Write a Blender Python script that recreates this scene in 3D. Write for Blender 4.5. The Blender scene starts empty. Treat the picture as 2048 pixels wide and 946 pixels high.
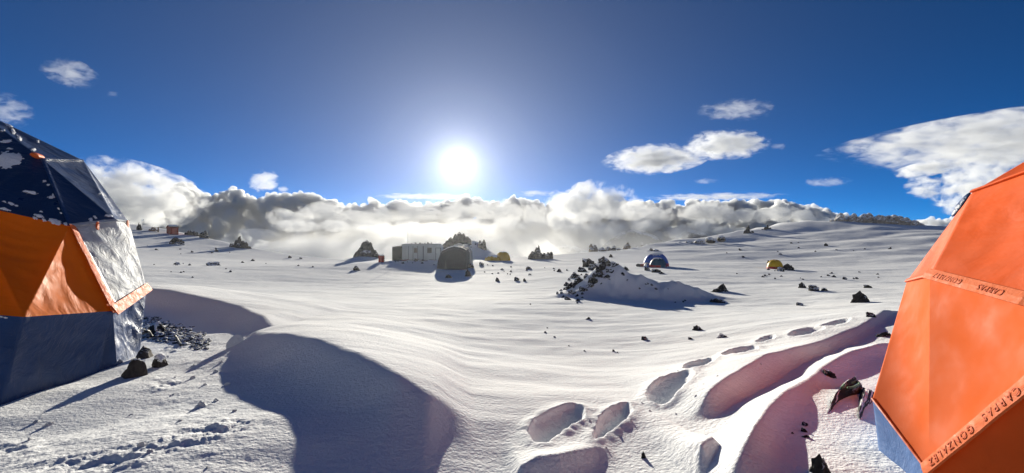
import bpy, bmesh, math, random
import numpy as np
from mathutils import Vector, noise as mnoise

S = bpy.context.scene
COL = S.collection
F = 840.0                      # focal length in pixels of the 2048 px wide photograph
HZ = 473.0                     # horizon row
CZ = 1.7                       # eye height
R_ = math.radians
rng = random.Random(7)

# ---------------------------------------------------------------- camera, world, sun
cam_d = bpy.data.cameras.new('camera')
cam_d.sensor_width = 36.0
cam_d.lens = 36.0 * F / 2048.0
cam_d.clip_start = 0.05
cam_d.clip_end = 40000
cam = bpy.data.objects.new('camera', cam_d)
cam.location = (0, 0, CZ)
cam.rotation_euler = (R_(90), 0, 0)
COL.objects.link(cam)
S.camera = cam

SUNPX = (917, 330)
sd = Vector(((SUNPX[0]-1024)/F, 1.0, (HZ-SUNPX[1])/F)).normalized()   # towards the sun
SUN_EL = math.asin(sd.z)
SUN_AZ = math.atan2(sd.x, sd.y)

S.render.engine = 'CYCLES'
S.view_settings.view_transform = 'Standard'
S.view_settings.look = 'None'
S.view_settings.gamma = 1
S.view_settings.exposure = 0.9
S.view_settings.use_curve_mapping = False
cy = S.cycles
cy.use_denoising = True
try:
    cy.denoiser = 'OPENIMAGEDENOISE'
except Exception:
    pass
cy.max_bounces = 8
cy.diffuse_bounces = 4
cy.glossy_bounces = 3
cy.transmission_bounces = 4
cy.volume_bounces = 3
cy.volume_step_rate = 0.35
cy.volume_max_steps = 256
cy.transparent_max_bounces = 16
cy.sample_clamp_indirect = 6
cy.use_adaptive_sampling = True
cy.adaptive_threshold = 0.006

sun_d = bpy.data.lights.new('sun', 'SUN')
sun_d.energy = 5.0
sun_d.angle = R_(0.5)
sun_d.color = (1.0, 0.935, 0.79)
sun = bpy.data.objects.new('sun', sun_d)
sun.rotation_euler = (-sd).to_track_quat('-Z', 'Y').to_euler()
sun.location = (0, 0, 30)
COL.objects.link(sun)

W = bpy.data.worlds.new('World')
S.world = W
W.use_nodes = True
nt = W.node_tree
nt.nodes.clear()
N = nt.nodes.new
L = nt.links.new
wout = N('ShaderNodeOutputWorld')
bg = N('ShaderNodeBackground')
bg.inputs['Strength'].default_value = 0.057
sky = N('ShaderNodeTexSky')
sky.sky_type = 'NISHITA'
sky.sun_disc = False
sky.sun_elevation = SUN_EL
sky.sun_rotation = SUN_AZ
sky.altitude = 3900
sky.air_density = 0.4
sky.dust_density = 0.15
sky.ozone_density = 3.0
hs = N('ShaderNodeHueSaturation')
hs.inputs['Saturation'].default_value = 1.4
L(sky.outputs[0], hs.inputs['Color'])
# the sun's own disc and the bright ring of scattered light round it
geo = N('ShaderNodeNewGeometry')
dot = N('ShaderNodeVectorMath'); dot.operation = 'DOT_PRODUCT'
tc = N('ShaderNodeTexCoord')
nrm = N('ShaderNodeVectorMath'); nrm.operation = 'NORMALIZE'
L(tc.outputs['Generated'], nrm.inputs[0])
L(nrm.outputs[0], dot.inputs[0])
dot.inputs[1].default_value = sd
ac = N('ShaderNodeMath'); ac.operation = 'ARCCOSINE'
cl = N('ShaderNodeMath'); cl.operation = 'MINIMUM'; cl.inputs[1].default_value = 0.9999999
L(dot.outputs['Value'], cl.inputs[0]); L(cl.outputs[0], ac.inputs[0])
def expfall(scale, amp):
    m = N('ShaderNodeMath'); m.operation = 'MULTIPLY'; m.inputs[1].default_value = -1.0/scale
    L(ac.outputs[0], m.inputs[0])
    e = N('ShaderNodeMath'); e.operation = 'EXPONENT'
    L(m.outputs[0], e.inputs[0])
    a = N('ShaderNodeMath'); a.operation = 'MULTIPLY'; a.inputs[1].default_value = amp
    L(e.outputs[0], a.inputs[0])
    return a
GLOW = [(0.008, 60.0, (1, .98, .93)), (0.03, 12.0, (1, .985, .95)), (0.09, 4.2, (.96, .98, 1.0)), (0.28, 2.6, (.97, .98, 1.0))]
prev = hs.outputs[0]
for sc_, am_, co_ in GLOW:
    a = expfall(sc_, am_)
    mx = N('ShaderNodeVectorMath'); mx.operation = 'SCALE'
    mx.inputs[0].default_value = co_
    L(a.outputs[0], mx.inputs['Scale'])
    ad = N('ShaderNodeVectorMath'); ad.operation = 'ADD'
    L(prev, ad.inputs[0]); L(mx.outputs[0], ad.inputs[1])
    prev = ad.outputs[0]
L(prev, bg.inputs['Color'])
L(bg.outputs[0], wout.inputs['Surface'])

# ---------------------------------------------------------------- helpers
def px3(px, py, y):
    """the point at depth y that a pixel of the photograph looks at"""
    return Vector(((px-1024)/F*y, y, CZ-(py-HZ)/F*y))

def tag(o, label=None, cat=None, group=None, kind=None):
    if label: o['label'] = label
    if cat: o['category'] = cat
    if group: o['group'] = group
    if kind: o['kind'] = kind
    return o

def empty(name, loc, label=None, cat=None, group=None, rz=0):
    o = bpy.data.objects.new(name, None)
    o.empty_display_size = 0.1
    o.location = loc
    o.rotation_euler = (0, 0, rz)
    COL.objects.link(o)
    return tag(o, label, cat, group)

def link(name, me, mat=None, parent=None, loc=None):
    o = bpy.data.objects.new(name, me)
    if mat is not None:
        for m in (mat if isinstance(mat, (list, tuple)) else [mat]):
            me.materials.append(m)
    COL.objects.link(o)
    if parent is not None:
        o.parent = parent
    if loc is not None:
        o.location = loc
    return o

def mesh_from(name, verts, faces, smooth=False):
    me = bpy.data.meshes.new(name)
    me.from_pydata([tuple(v) for v in verts], [], faces)
    me.update()
    if smooth:
        me.polygons.foreach_set('use_smooth', [True]*len(me.polygons))
    return me

def bm_obj(name, bm, mat, parent=None, loc=None, smooth=False):
    me = bpy.data.meshes.new(name)
    bm.to_mesh(me); bm.free()
    if smooth:
        me.polygons.foreach_set('use_smooth', [True]*len(me.polygons))
    return link(name, me, mat, parent, loc)

# --- numpy gradient noise
def _hash(ix, iy, seed):
    h = (ix.astype(np.int64)*374761393 + iy.astype(np.int64)*668265263 + seed*974634541) & 0xffffffff
    h = ((h ^ (h >> 13))*1274126177) & 0xffffffff
    h = h ^ (h >> 16)
    return h
def perlin(x, y, seed=0):
    x = np.asarray(x, float); y = np.asarray(y, float)
    ix = np.floor(x); iy = np.floor(y)
    fx = x-ix; fy = y-iy
    ux = fx*fx*fx*(fx*(fx*6-15)+10); uy = fy*fy*fy*(fy*(fy*6-15)+10)
    def g(jx, jy, dx, dy):
        a = _hash(ix+jx, iy+jy, seed)/4294967296.0*2*np.pi
        return np.cos(a)*dx+np.sin(a)*dy
    a = g(0, 0, fx, fy); b = g(1, 0, fx-1, fy); c = g(0, 1, fx, fy-1); d = g(1, 1, fx-1, fy-1)
    return ((a*(1-ux)+b*ux)*(1-uy)+(c*(1-ux)+d*ux)*uy)*1.5
def fbm(x, y, octv=4, seed=0, gain=.5):
    s = 0; a = 1
    for k in range(octv):
        s = s+a*perlin(x*2**k, y*2**k, seed+k*17); a *= gain
    return s
def sstep(a, b, x):
    t = np.clip((x-a)/(b-a), 0, 1)
    return t*t*(3-2*t)

# ---------------------------------------------------------------- material helper
def mat(name, base=(.5, .5, .5), rough=.6, metal=0.0, spec=.5):
    m = bpy.data.materials.new(name)
    m.use_nodes = True
    b = m.node_tree.nodes['Principled BSDF']
    b.inputs['Base Color'].default_value = (*base, 1)
    b.inputs['Roughness'].default_value = rough
    b.inputs['Metallic'].default_value = metal
    b.inputs['Specular IOR Level'].default_value = spec
    return m
class NT:
    """small wrapper to wire nodes in a material"""
    def __init__(s, m):
        s.t = m.node_tree; s.b = s.t.nodes['Principled BSDF']
    def n(s, typ, **kw):
        nd = s.t.nodes.new(typ)
        for k, v in kw.items():
            if k in nd.bl_rna.properties.keys():
                setattr(nd, k, v)
            else:
                nd.inputs[k.replace('_', ' ')].default_value = v
        return nd
    def l(s, a, b):
        s.t.links.new(a, b)
    def noise(s, vec, scale, detail=4, rough=.55, dist=0):
        nd = s.n('ShaderNodeTexNoise')
        nd.inputs['Scale'].default_value = scale; nd.inputs['Detail'].default_value = detail
        nd.inputs['Roughness'].default_value = rough; nd.inputs['Distortion'].default_value = dist
        s.l(vec, nd.inputs['Vector'])
        return nd.outputs['Fac']
    def coord(s, scale=(1, 1, 1), rot=(0, 0, 0), kind='Object'):
        t = s.n('ShaderNodeTexCoord'); mp = s.n('ShaderNodeMapping')
        mp.inputs['Scale'].default_value = scale; mp.inputs['Rotation'].default_value = rot
        s.l(t.outputs[kind], mp.inputs['Vector'])
        return mp.outputs[0]
    def ramp(s, fac, stops):
        r = s.n('ShaderNodeValToRGB')
        e = r.color_ramp.elements
        while len(e) < len(stops): e.new(.5)
        for k, (p, c) in enumerate(stops):
            e[k].position = p; e[k].color = (*c, 1) if len(c) == 3 else c
        s.l(fac, r.inputs[0])
        return r.outputs[0]
    def math(s, op, a, b=None):
        m_ = s.n('ShaderNodeMath', operation=op)
        for k, v in enumerate((a, b)):
            if v is None: continue
            if isinstance(v, (int, float)): m_.inputs[k].default_value = v
            else: s.l(v, m_.inputs[k])
        return m_.outputs[0]
    def bump(s, h, dist, strength=1.0, normal=None):
        b_ = s.n('ShaderNodeBump')
        b_.inputs['Strength'].default_value = strength; b_.inputs['Distance'].default_value = dist
        s.l(h, b_.inputs['Height'])
        if normal is not None: s.l(normal, b_.inputs['Normal'])
        return b_.outputs[0]

_ico = {}
def ico(sub):
    if sub not in _ico:
        bm = bmesh.new()
        bmesh.ops.create_icosphere(bm, subdivisions=sub, radius=1)
        _ico[sub] = (np.array([v.co[:] for v in bm.verts]), np.array([[v.index for v in f.verts] for f in bm.faces]))
        bm.free()
    return _ico[sub]

# ---------------------------------------------------------------- terrain
# control points: pixel of the photograph and the depth at which the snow lies there
CP = [(1024, 946, 3.2), (1150, 790, 5.0), (300, 946, 2.85), (120, 870, 3.8), (600, 946, 3.0), (0, 812, 4.65), (-300, 850, 4.3), (250, 700, 7.5), (290, 575, 16), (100, 590, 15),
      (600, 668, 8), (800, 745, 5.5), (935, 845, 3.9), (1100, 600, 19), (900, 600, 20), (600, 600, 19), (1024, 700, 8.5),
      (1300, 700, 8.5), (1340, 785, 5), (1500, 720, 6.5), (1665, 660, 8), (1780, 630, 9), (1745, 800, 3.9), (1760, 946, 2.6), (1600, 946, 2.65), (1690, 780, 4.4), (1330, 946, 3.08),
      (2048, 900, 3.0), (1950, 640, 9), (2200, 640, 9),
      (880, 520, 70), (830, 521, 70), (906, 540, 56), (762, 524, 60), (690, 523, 80), (600, 515, 85), (480, 495, 95), (345, 467, 105), (270, 450, 110), (100, 436, 110), (-200, 430, 110),
      (1060, 515, 85), (960, 518, 80), (1240, 503, 95), (1312, 533, 50), (1550, 538, 52), (1480, 466, 130), (1620, 440, 140), (1750, 448, 140), (1890, 452, 130), (2048, 450, 130), (2400, 450, 120),
      (1620, 610, 18), (1735, 600, 17), (1240, 640, 13), (600, 560, 40), (400, 540, 45), (340, 487, 90), (1700, 525, 62), (1700, 480, 98), (1400, 500, 90), (2048, 530, 50), (100, 530, 45)]
cp = []
for px, py, y in CP:
    p = px3(px, py, y)
    cp.append((math.atan2(p.x, p.y), math.log(math.hypot(p.x, p.y)), p.z))
for a in (-180, -130, -95, 95, 130, 180):
    for r, z in ((2, 0.05), (5, 0.0), (20, .2), (60, 1.5), (110, 5)):
        cp.append((R_(a), math.log(r), z))
for a in (-75, -40, 0, 40, 75):
    cp.append((R_(a), math.log(1.2), 0.02))
cp = np.array(cp)
def _k(r2):
    return np.where(r2 > 1e-12, r2*np.log(np.maximum(r2, 1e-12))*.5, 0)
_P = np.c_[np.ones(len(cp)), cp[:, :2]]
_d2 = ((cp[:, None, :2]-cp[None, :, :2])**2).sum(-1)
_A = np.block([[_k(_d2)+np.eye(len(cp))*0.004, _P], [_P.T, np.zeros((3, 3))]])
_w = np.linalg.solve(_A, np.r_[cp[:, 2], 0, 0, 0])
CREST_PX = np.array([-600, 270, 345, 480, 600, 690, 830, 1060, 1240, 1480, 1620, 1890, 2600])
CREST_Y = np.array([110, 112, 108, 97, 87, 83, 84, 87, 97, 131, 142, 133, 130.])
_caz = np.r_[-math.pi, np.arctan((CREST_PX-1024)/F), math.pi]
_cr = np.r_[120, np.hypot(1, (CREST_PX-1024)/F)*CREST_Y, 120]
def base_h(x, y):
    x = np.asarray(x, float); y = np.asarray(y, float)
    az = np.arctan2(x, y); r = np.maximum(np.hypot(x, y), 1.0)
    rc = np.interp(az, _caz, _cr)
    lr = np.log(np.minimum(r, rc*1.02))
    shp = az.shape
    az_, lr_ = az.ravel(), lr.ravel()
    z = np.empty(az_.size)
    for s in range(0, az_.size, 60000):
        e = slice(s, s+60000)
        d2 = (az_[e, None]-cp[None, :, 0])**2+(lr_[e, None]-cp[None, :, 1])**2
        z[e] = _k(d2)@_w[:-3]+_w[-3]+_w[-2]*az_[e]+_w[-1]*lr_[e]
    z = z.reshape(shp)
    dr = np.maximum(r-rc, 0)
    z = z-.4*(np.sqrt(dr*dr+12**2)-12)
    return z

# the snow-covered lava mound in the middle distance
def bump2(x, y, cx, cy, rx, ry, h, rot=0, p=1.0):
    c, s = math.cos(rot), math.sin(rot)
    u = ((x-cx)*c+(y-cy)*s)/rx; v = (-(x-cx)*s+(y-cy)*c)/ry
    return h*np.exp(-(u*u+v*v)**p)

def mid_h(x, y):
    """drifts of the scale one sees: mound, hillock, dunes"""
    z = base_h(x, y)
    # mound with the rocks, its ridge running off to one side
    z = z+bump2(x, y, 4.9, 22.6, 1.7, 1.5, 1.32, 0, 1.0)
    z = z+bump2(x, y, 7.6, 22.0, 2.8, 1.2, 0.80, -0.10, 1.4)
    z = z+bump2(x, y, 6.2, 22.2, 4.0, 2.4, 1.0, 0, 1.5)*(.26*fbm(x/1.3, y/1.1, 3, 67))
    # hillock behind the hut, with rocks along its top
    z = z+bump2(x, y, (918-1024)/F*96, 97, 5.8, 8, 4.3, 0, 1.0)
    z = z+bump2(x, y, (960-1024)/F*96, 96, 3.2, 8, 2.0, 0, 1.0)
    # drift behind the rock pillar
    z = z+bump2(x, y, (730-1024)/F*72, 72, 3.2, 5, 1.0, 0, 1.0)
    r = np.hypot(x, y)
    far = sstep(14, 40, r)
    z = z+far*((.07+.08*sstep(0, 25, x))*fbm(x/22, y/9, 3, 5)+.022*fbm(x/9, y/2.6, 2, 9))
    # the swell on the right-hand slope
    wr = sstep(18, 45, x)*sstep(45, 80, y)
    z = z+wr*.5*fbm(x/28+3, y/16, 3, 23)
    return z

def ray_ground(px, py, fn=None, ymax=400):
    """where a pixel's line of sight meets the snow"""
    fn = fn or mid_h
    ys = np.exp(np.linspace(math.log(1.6), math.log(ymax), 900))
    s = (px-1024)/F; dz = -(py-HZ)/F
    f = CZ+dz*ys-fn(s*ys, ys)
    k = np.argmax(f < 0)
    if f[k] >= 0:
        k = len(ys)-1
    a, b = ys[k-1], ys[k]
    fa, fb = f[k-1], f[k]
    t = fa/(fa-fb) if fa != fb else 0
    y = a+(b-a)*min(max(t, 0), 1)
    return np.array((s*y, y))

TANEL = math.tan(SUN_EL)
AWAY = np.array((-sd.x, -sd.y)); AWAY /= np.linalg.norm(AWAY)     # the way shadows fall
SIDE = np.array((AWAY[1], -AWAY[0]))
def catmull(P, closed=True, n=6):
    P = np.array(P, float); m = len(P); out = []
    for i in range(m if closed else m-1):
        p0, p1, p2, p3 = (P[(i-1) % m], P[i], P[(i+1) % m], P[(i+2) % m]) if closed else (P[max(i-1, 0)], P[i], P[i+1], P[min(i+2, m-1)])
        for k in range(n):
            t = k/n
            out.append(.5*((2*p1)+(-p0+p2)*t+(2*p0-5*p1+4*p2-p3)*t*t+(-p0+3*p1-3*p2+p3)*t**3))
    return np.array(out)
# hollows: outline in pixels, (wall slope, floor slope as a multiple of the sun's, rim height)
HOLLOWS = [
    # footprints
    ([(1056, 868), (1072, 842), (1105, 824), (1145, 816), (1172, 824), (1168, 842), (1138, 860), (1112, 884), (1092, 900), (1070, 894)], 1.6, 1.6, .035),
    ([(1186, 868), (1200, 838), (1230, 818), (1258, 812), (1264, 828), (1246, 848), (1216, 868), (1190, 886)], 1.6, 1.6, .035),
    ([(1292, 798), (1306, 778), (1340, 768), (1378, 764), (1388, 778), (1372, 796), (1342, 812), (1312, 814)], 1.6, 1.6, .035),
    ([(1366, 750), (1376, 738), (1400, 730), (1426, 728), (1430, 740), (1410, 756), (1382, 761)], 1.6, 1.6, .03),
    ([(1444, 722), (1458, 711), (1486, 705), (1512, 705), (1514, 718), (1494, 730), (1470, 733)], 1.5, 1.6, .03),
    ([(1510, 692), (1522, 683), (1542, 678), (1552, 682), (1536, 690), (1518, 695)], 1.4, 1.6, .02),
    ([(1576, 680), (1592, 668), (1625, 663), (1650, 667), (1630, 678), (1600, 684)], 1.4, 1.6, .02),
    ([(1640, 662), (1664, 650), (1700, 645), (1692, 656), (1668, 663)], 1.4, 1.6, .02),
]
HOLL = []
for pts, wall, fl, rim in HOLLOWS:
    g = np.array([ray_ground(*p) for p in pts])
    HOLL.append((catmull(g, True, 5), wall, fl, rim))

# wind-built drifts with a sharp crest: crest and far end of their shade, in pixels
DRIFTS = [
    ([(470, 668), (510, 660), (560, 664), (600, 668), (655, 680), (725, 706), (800, 745), (862, 782), (905, 806), (935, 836), (950, 850)],
     [(440, 705), (462, 760), (500, 815), (548, 850), (580, 905), (610, 960), (660, 1040), (760, 1060), (840, 1040), (872, 960), (905, 890), (936, 856), (965, 856)], 3.5, .8, 1.06),
    ([(150, 570), (250, 571), (292, 575), (345, 580), (425, 597), (485, 612), (530, 630), (552, 655), (575, 664)],
     [(150, 660), (270, 655), (340, 652), (400, 664), (470, 676), (540, 672), (590, 668)], 5, .8, 1.06),
    # the wind scoop and the trodden trench beside the orange tent
    ([(1396, 812), (1406, 790), (1442, 759), (1471, 740), (1500, 723), (1535, 708), (1590, 695), (1660, 671), (1720, 651), (1800, 624), (1880, 600)],
     [(1402, 815), (1418, 842), (1440, 856), (1471, 853), (1500, 839), (1534, 810), (1580, 776), (1640, 737), (1700, 694), (1757, 668), (1880, 620)], 1.3, .24, 1.45),
    ([(1448, 990), (1462, 935), (1480, 897), (1500, 864), (1536, 815), (1590, 772), (1645, 733), (1698, 704), (1757, 686), (1860, 660)],
     [(1470, 1010), (1540, 1020), (1600, 985), (1612, 944), (1599, 872), (1607, 836), (1645, 793), (1690, 760), (1753, 743), (1860, 720)], .3, .26, 1.2),
    ([(1390, 925), (1400, 885), (1424, 872), (1454, 890)], [(1398, 980), (1420, 1020), (1446, 985), (1452, 930)], .4, .22, 1.9),
    ([(1022, 960), (1040, 930), (1075, 910), (1113, 904), (1150, 894), (1190, 886), (1228, 884)], [(1020, 1000), (1080, 1040), (1150, 1030), (1195, 985), (1212, 930), (1232, 896)], .35, .26, 1.3),
]
DRF = []
for crest, near, wsun, wlee, gain in DRIFTS:
    nr = np.array([ray_ground(*p) for p in near])
    nu, nv = nr@SIDE, nr@AWAY
    o_ = np.argsort(nu); nu, nv = nu[o_], nv[o_]
    nz = mid_h(nr[:, 0], nr[:, 1])[o_]
    hh = np.full(len(crest), .25)
    for it in range(8):
        cr_ = np.array([ray_ground(p[0], p[1], lambda a, b, h=h: mid_h(a, b)+h) for p, h in zip(crest, hh)])
        cu, cv = cr_@SIDE, cr_@AWAY
        Ln = np.interp(cu, nu, nv)-cv
        hn = TANEL*np.maximum(Ln, 0)*gain+np.interp(cu, nu, nz)-mid_h(cr_[:, 0], cr_[:, 1])
        hh = .5*hh+.5*np.clip(hn, .03, .75)
    hh[0] = hh[-1] = .0
    o_ = np.argsort(cu)
    DRF.append((cu[o_], cv[o_], hh[o_], wsun, wlee))

def drift_h(x, y):
    z = np.zeros(x.shape)
    u = x*SIDE[0]+y*SIDE[1]; v = x*AWAY[0]+y*AWAY[1]
    for cu, cv, hh, ws, wl in DRF:
        # smooth tables
        ug = np.linspace(cu[0]-.6, cu[-1]+.6, 240)
        hg = np.interp(ug, cu, hh, left=0, right=0); vg = np.interp(ug, cu, cv)
        ker = np.hanning(9); ker /= ker.sum()
        hg = np.convolve(np.pad(hg, 4, 'edge'), ker, 'valid'); vg = np.convolve(np.pad(vg, 4, 'edge'), ker, 'valid')
        h = np.interp(u, ug, hg, left=0, right=0); vc = np.interp(u, ug, vg)
        t = v-vc
        pr = np.where(t < 0, np.exp(-(np.abs(t)/ws)**1.3), np.exp(-(np.maximum(t, 0)/(wl*(.5+h)))**1.6))
        z = np.maximum(z, h*pr)
    return z

def poly_dist(P, x, y):
    """signed distance to a polygon, positive inside"""
    d = np.full(x.shape, 1e9); ins = np.zeros(x.shape, bool)
    n = len(P)
    for i in range(n):
        a, b = P[i], P[(i+1) % n]
        e = b-a; L2 = max((e*e).sum(), 1e-12)
        t = np.clip(((x-a[0])*e[0]+(y-a[1])*e[1])/L2, 0, 1)
        d = np.minimum(d, (x-a[0]-t*e[0])**2+(y-a[1]-t*e[1])**2)
        if a[1] != b[1]:
            c = ((a[1] > y) != (b[1] > y)) & (x < (b[0]-a[0])*(y-a[1])/(b[1]-a[1])+a[0])
            ins ^= c
    d = np.sqrt(d)
    return np.where(ins, d, -d)

def far_edge(P, x, y):
    """distance, along the way shadows fall, from the hollow's sunward edge"""
    u = x*SIDE[0]+y*SIDE[1]; v = x*AWAY[0]+y*AWAY[1]
    pu = P@SIDE; pv = P@AWAY
    ug = np.linspace(pu.min(), pu.max(), 300)
    n = len(P)
    best = np.full(x.shape, -1e9)
    # last crossing before v, per point
    for i in range(n):
        a, b = i, (i+1) % n
        if abs(pu[a]-pu[b]) < 1e-9: continue
        lo, hi = min(pu[a], pu[b]), max(pu[a], pu[b])
        t = (u-pu[a])/(pu[b]-pu[a])
        vv = pv[a]+t*(pv[b]-pv[a])
        ok = (u >= lo) & (u < hi) & (vv <= v+1e-6)
        best = np.where(ok & (vv > best), vv, best)
    return np.where(best > -1e8, v-best, 0)

def smin(a, b, k):
    h = np.clip(.5+.5*(b-a)/k, 0, 1)
    return b*(1-h)+a*h-k*h*(1-h)

# trodden, rough snow near the blue tent: outline in pixels
ROUGH = catmull(np.array([ray_ground(*p) for p in [(300, 690), (380, 680), (470, 672), (500, 700), (470, 790), (560, 830), (600, 960), (300, 1000), (-80, 960), (-80, 850), (120, 850), (250, 800)]]), True, 4)

def full_h(x, y, detail=True):
    x = np.asarray(x, float); y = np.asarray(y, float)
    z = mid_h(x, y)
    r = np.hypot(x, y)
    near = r < 40
    if near.any():
        z[near] += drift_h(x[near], y[near])
    # soft drifts everywhere
    z = z+.035*fbm(x/2.6, y/1.5, 3, 31)*sstep(1.5, 4, r)*(1-.6*sstep(30, 80, r))
    for P, wall, fl, rim in HOLL:
        mn, mx = P.min(0)-1.2, P.max(0)+1.2
        m = near & (x > mn[0]) & (x < mx[0]) & (y > mn[1]) & (y < mx[1])
        if not m.any(): continue
        xx, yy = x[m], y[m]
        wob = (.03*perlin(xx*3.1, yy*3.1, 77)+.018*perlin(xx*9, yy*9, 78))*min(1, wall)
        d = poly_dist(P, xx, yy)+wob*(.65 if rim else 1)
        t = far_edge(P, xx, yy)
        k = .03 if rim > .025 else .05
        dep = smin(fl*TANEL*t+.03, wall*np.maximum(d, 0), k)
        dep = np.where(d > 0, np.maximum(dep, 0), 0)
        zz = -dep
        if rim:
            zz = zz+rim*np.exp(-(d/.09)**2)*(.6+.6*np.abs(perlin(xx*5, yy*5, 41)))
        z[m] += zz
    if detail:
        # wind ripples, long across the view
        rip = np.abs(perlin(x/1.7+.3*y, y/.34+.4*perlin(x/1.1, y/1.1, 61), 51))
        z = z+.009*(rip-.3)*sstep(6, 11, r)*(1-sstep(22, 34, r))*sstep(-.4, .3, perlin(x/6, y/5, 53)+.25)
        rip2 = perlin(x/5+.2*y, y/.9, 55)
        z = z+.010*rip2*sstep(18, 30, r)*(1-.3*sstep(60, 110, r))
        m = near & (x > ROUGH[:, 0].min()) & (x < ROUGH[:, 0].max()) & (y > ROUGH[:, 1].min()) & (y < ROUGH[:, 1].max())
        if m.any():
            xx, yy = x[m], y[m]
            w = sstep(0, .5, poly_dist(ROUGH, xx, yy))
            pm = sstep(-.05, .35, perlin(xx*.9, yy*.9, 91))
            n1 = fbm(xx*4.5, yy*4.5, 5, 81, .6)
            n2 = 1-np.abs(perlin(xx*6, yy*6, 83))*2
            z[m] += w*(.007*n1+pm*(.022*n1+.030*np.clip(n2, 0, 1)*perlin(xx*2, yy*2, 85)))
    return z

def ground_z(x, y):
    return float(full_h(np.array([x]), np.array([y]), False)[0])

def on_snow(px, py, fn=None):
    p = ray_ground(px, py, fn or (lambda a, b: full_h(a, b, False)))
    return Vector((p[0], p[1], ground_z(p[0], p[1])))

def build_ground():
    az = np.r_[np.linspace(-180, -56, 60, endpoint=False), np.linspace(-56, 56, 1150, endpoint=False), np.linspace(56, 180, 60, endpoint=False)]*math.pi/180
    lr = [math.log(1.0)]
    while lr[-1] < math.log(240):
        r = math.exp(lr[-1])
        lr.append(lr[-1]+(.02 if r < 2.2 else .0055 if r < 9 else .0085 if r < 30 else .011 if r < 150 else .05))
    rr = np.exp(np.array(lr))
    A, Rr = np.meshgrid(az, rr)
    X, Y = np.sin(A)*Rr, np.cos(A)*Rr
    Z = full_h(X, Y)
    nr, na = X.shape
    v = np.c_[X.ravel(), Y.ravel(), Z.ravel()]
    v = np.vstack([v, [0, 0, Z[0].mean()]])
    i = np.arange(nr-1)[:, None]*na+np.arange(na)[None, :]
    j = np.arange(nr-1)[:, None]*na+((np.arange(na)+1) % na)[None, :]
    q = np.stack([i, j, j+na, i+na], -1).reshape(-1, 4)[:, ::-1]
    c = np.full(na, len(v)-1)
    tri = np.stack([(np.arange(na)+1) % na, np.arange(na), c], -1)[:, ::-1]
    tri = tri[:, ::-1] if False else tri
    me = bpy.data.meshes.new('snow_ground')
    me.vertices.add(len(v)); me.vertices.foreach_set('co', v.ravel())
    nl = q.size+tri.size
    me.loops.add(nl); me.loops.foreach_set('vertex_index', np.r_[q.ravel(), tri.ravel()])
    me.polygons.add(len(q)+len(tri))
    me.polygons.foreach_set('loop_start', np.r_[np.arange(len(q))*4, len(q)*4+np.arange(len(tri))*3])
    me.update(calc_edges=True)
    me.validate()
    me.polygons.foreach_set('use_smooth', [True]*len(me.polygons))
    return link('snow_ground', me, snow_mat())

def snow_mat():
    m = mat('wind packed snow', (.87, .88, .89), .85, 0, .004)
    t = NT(m)
    c = t.coord()
    big = t.noise(c, .35, 3)
    col = t.ramp(big, [(.3, (.84, .855, .875)), (.7, (.9, .9, .9))])
    t.l(col, t.b.inputs['Base Color'])
    # crystalline grain, and fine wind lines across the view
    c2 = t.coord(scale=(.9, 3.2, 1.0), rot=(0, 0, R_(4)))
    lines = t.noise(c2, 1.9, 5, .62, .4)
    grain = t.noise(c, 28, 3, .6)
    fine = t.noise(c, 75, 2, .6)
    b1 = t.bump(lines, .032, .45)
    b2 = t.bump(grain, .014, .9, b1)
    b3 = t.bump(fine, .0035, .6, b2)
    t.l(b3, t.b.inputs['Normal'])
    return m

ground = build_ground()
tag(ground, 'white wind-packed snow slope with drifts, hollows and footprints', None, None, 'structure')

# the great snow slope of the volcano behind the camera: it faces the sun and fills the shade with light
def back_slope():
    az = np.linspace(108, 252, 120)*math.pi/180
    rr = np.r_[np.linspace(258, 1500, 60)]
    A, Rr = np.meshgrid(az, rr)
    X, Y = np.sin(A)*Rr, np.cos(A)*Rr
    e = np.sin(np.clip((A-az[0])/(az[-1]-az[0]), 0, 1)*math.pi)**.6
    Z = 2+e*(Rr-258)*.28*(1+.12*fbm(X/260, Y/260, 4, 7))+e*10*fbm(X/60, Y/60, 3, 8)*np.minimum(1, (Rr-258)/80)
    Z[-1] = -40
    nr, na = X.shape
    i = np.arange(nr-1)[:, None]*na+np.arange(na-1)[None, :]
    q = np.stack([i, i+na, i+na+1, i+1], -1).reshape(-1, 4)
    me = mesh_from('mountain_slope', np.c_[X.ravel(), Y.ravel(), Z.ravel()].tolist(), q.tolist(), True)
    o = link('mountain_slope', me, ground.data.materials[0])
    tag(o, 'broad sunlit snow slope of the volcano rising behind the camp', None, None, 'structure')
back_slope()
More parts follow.
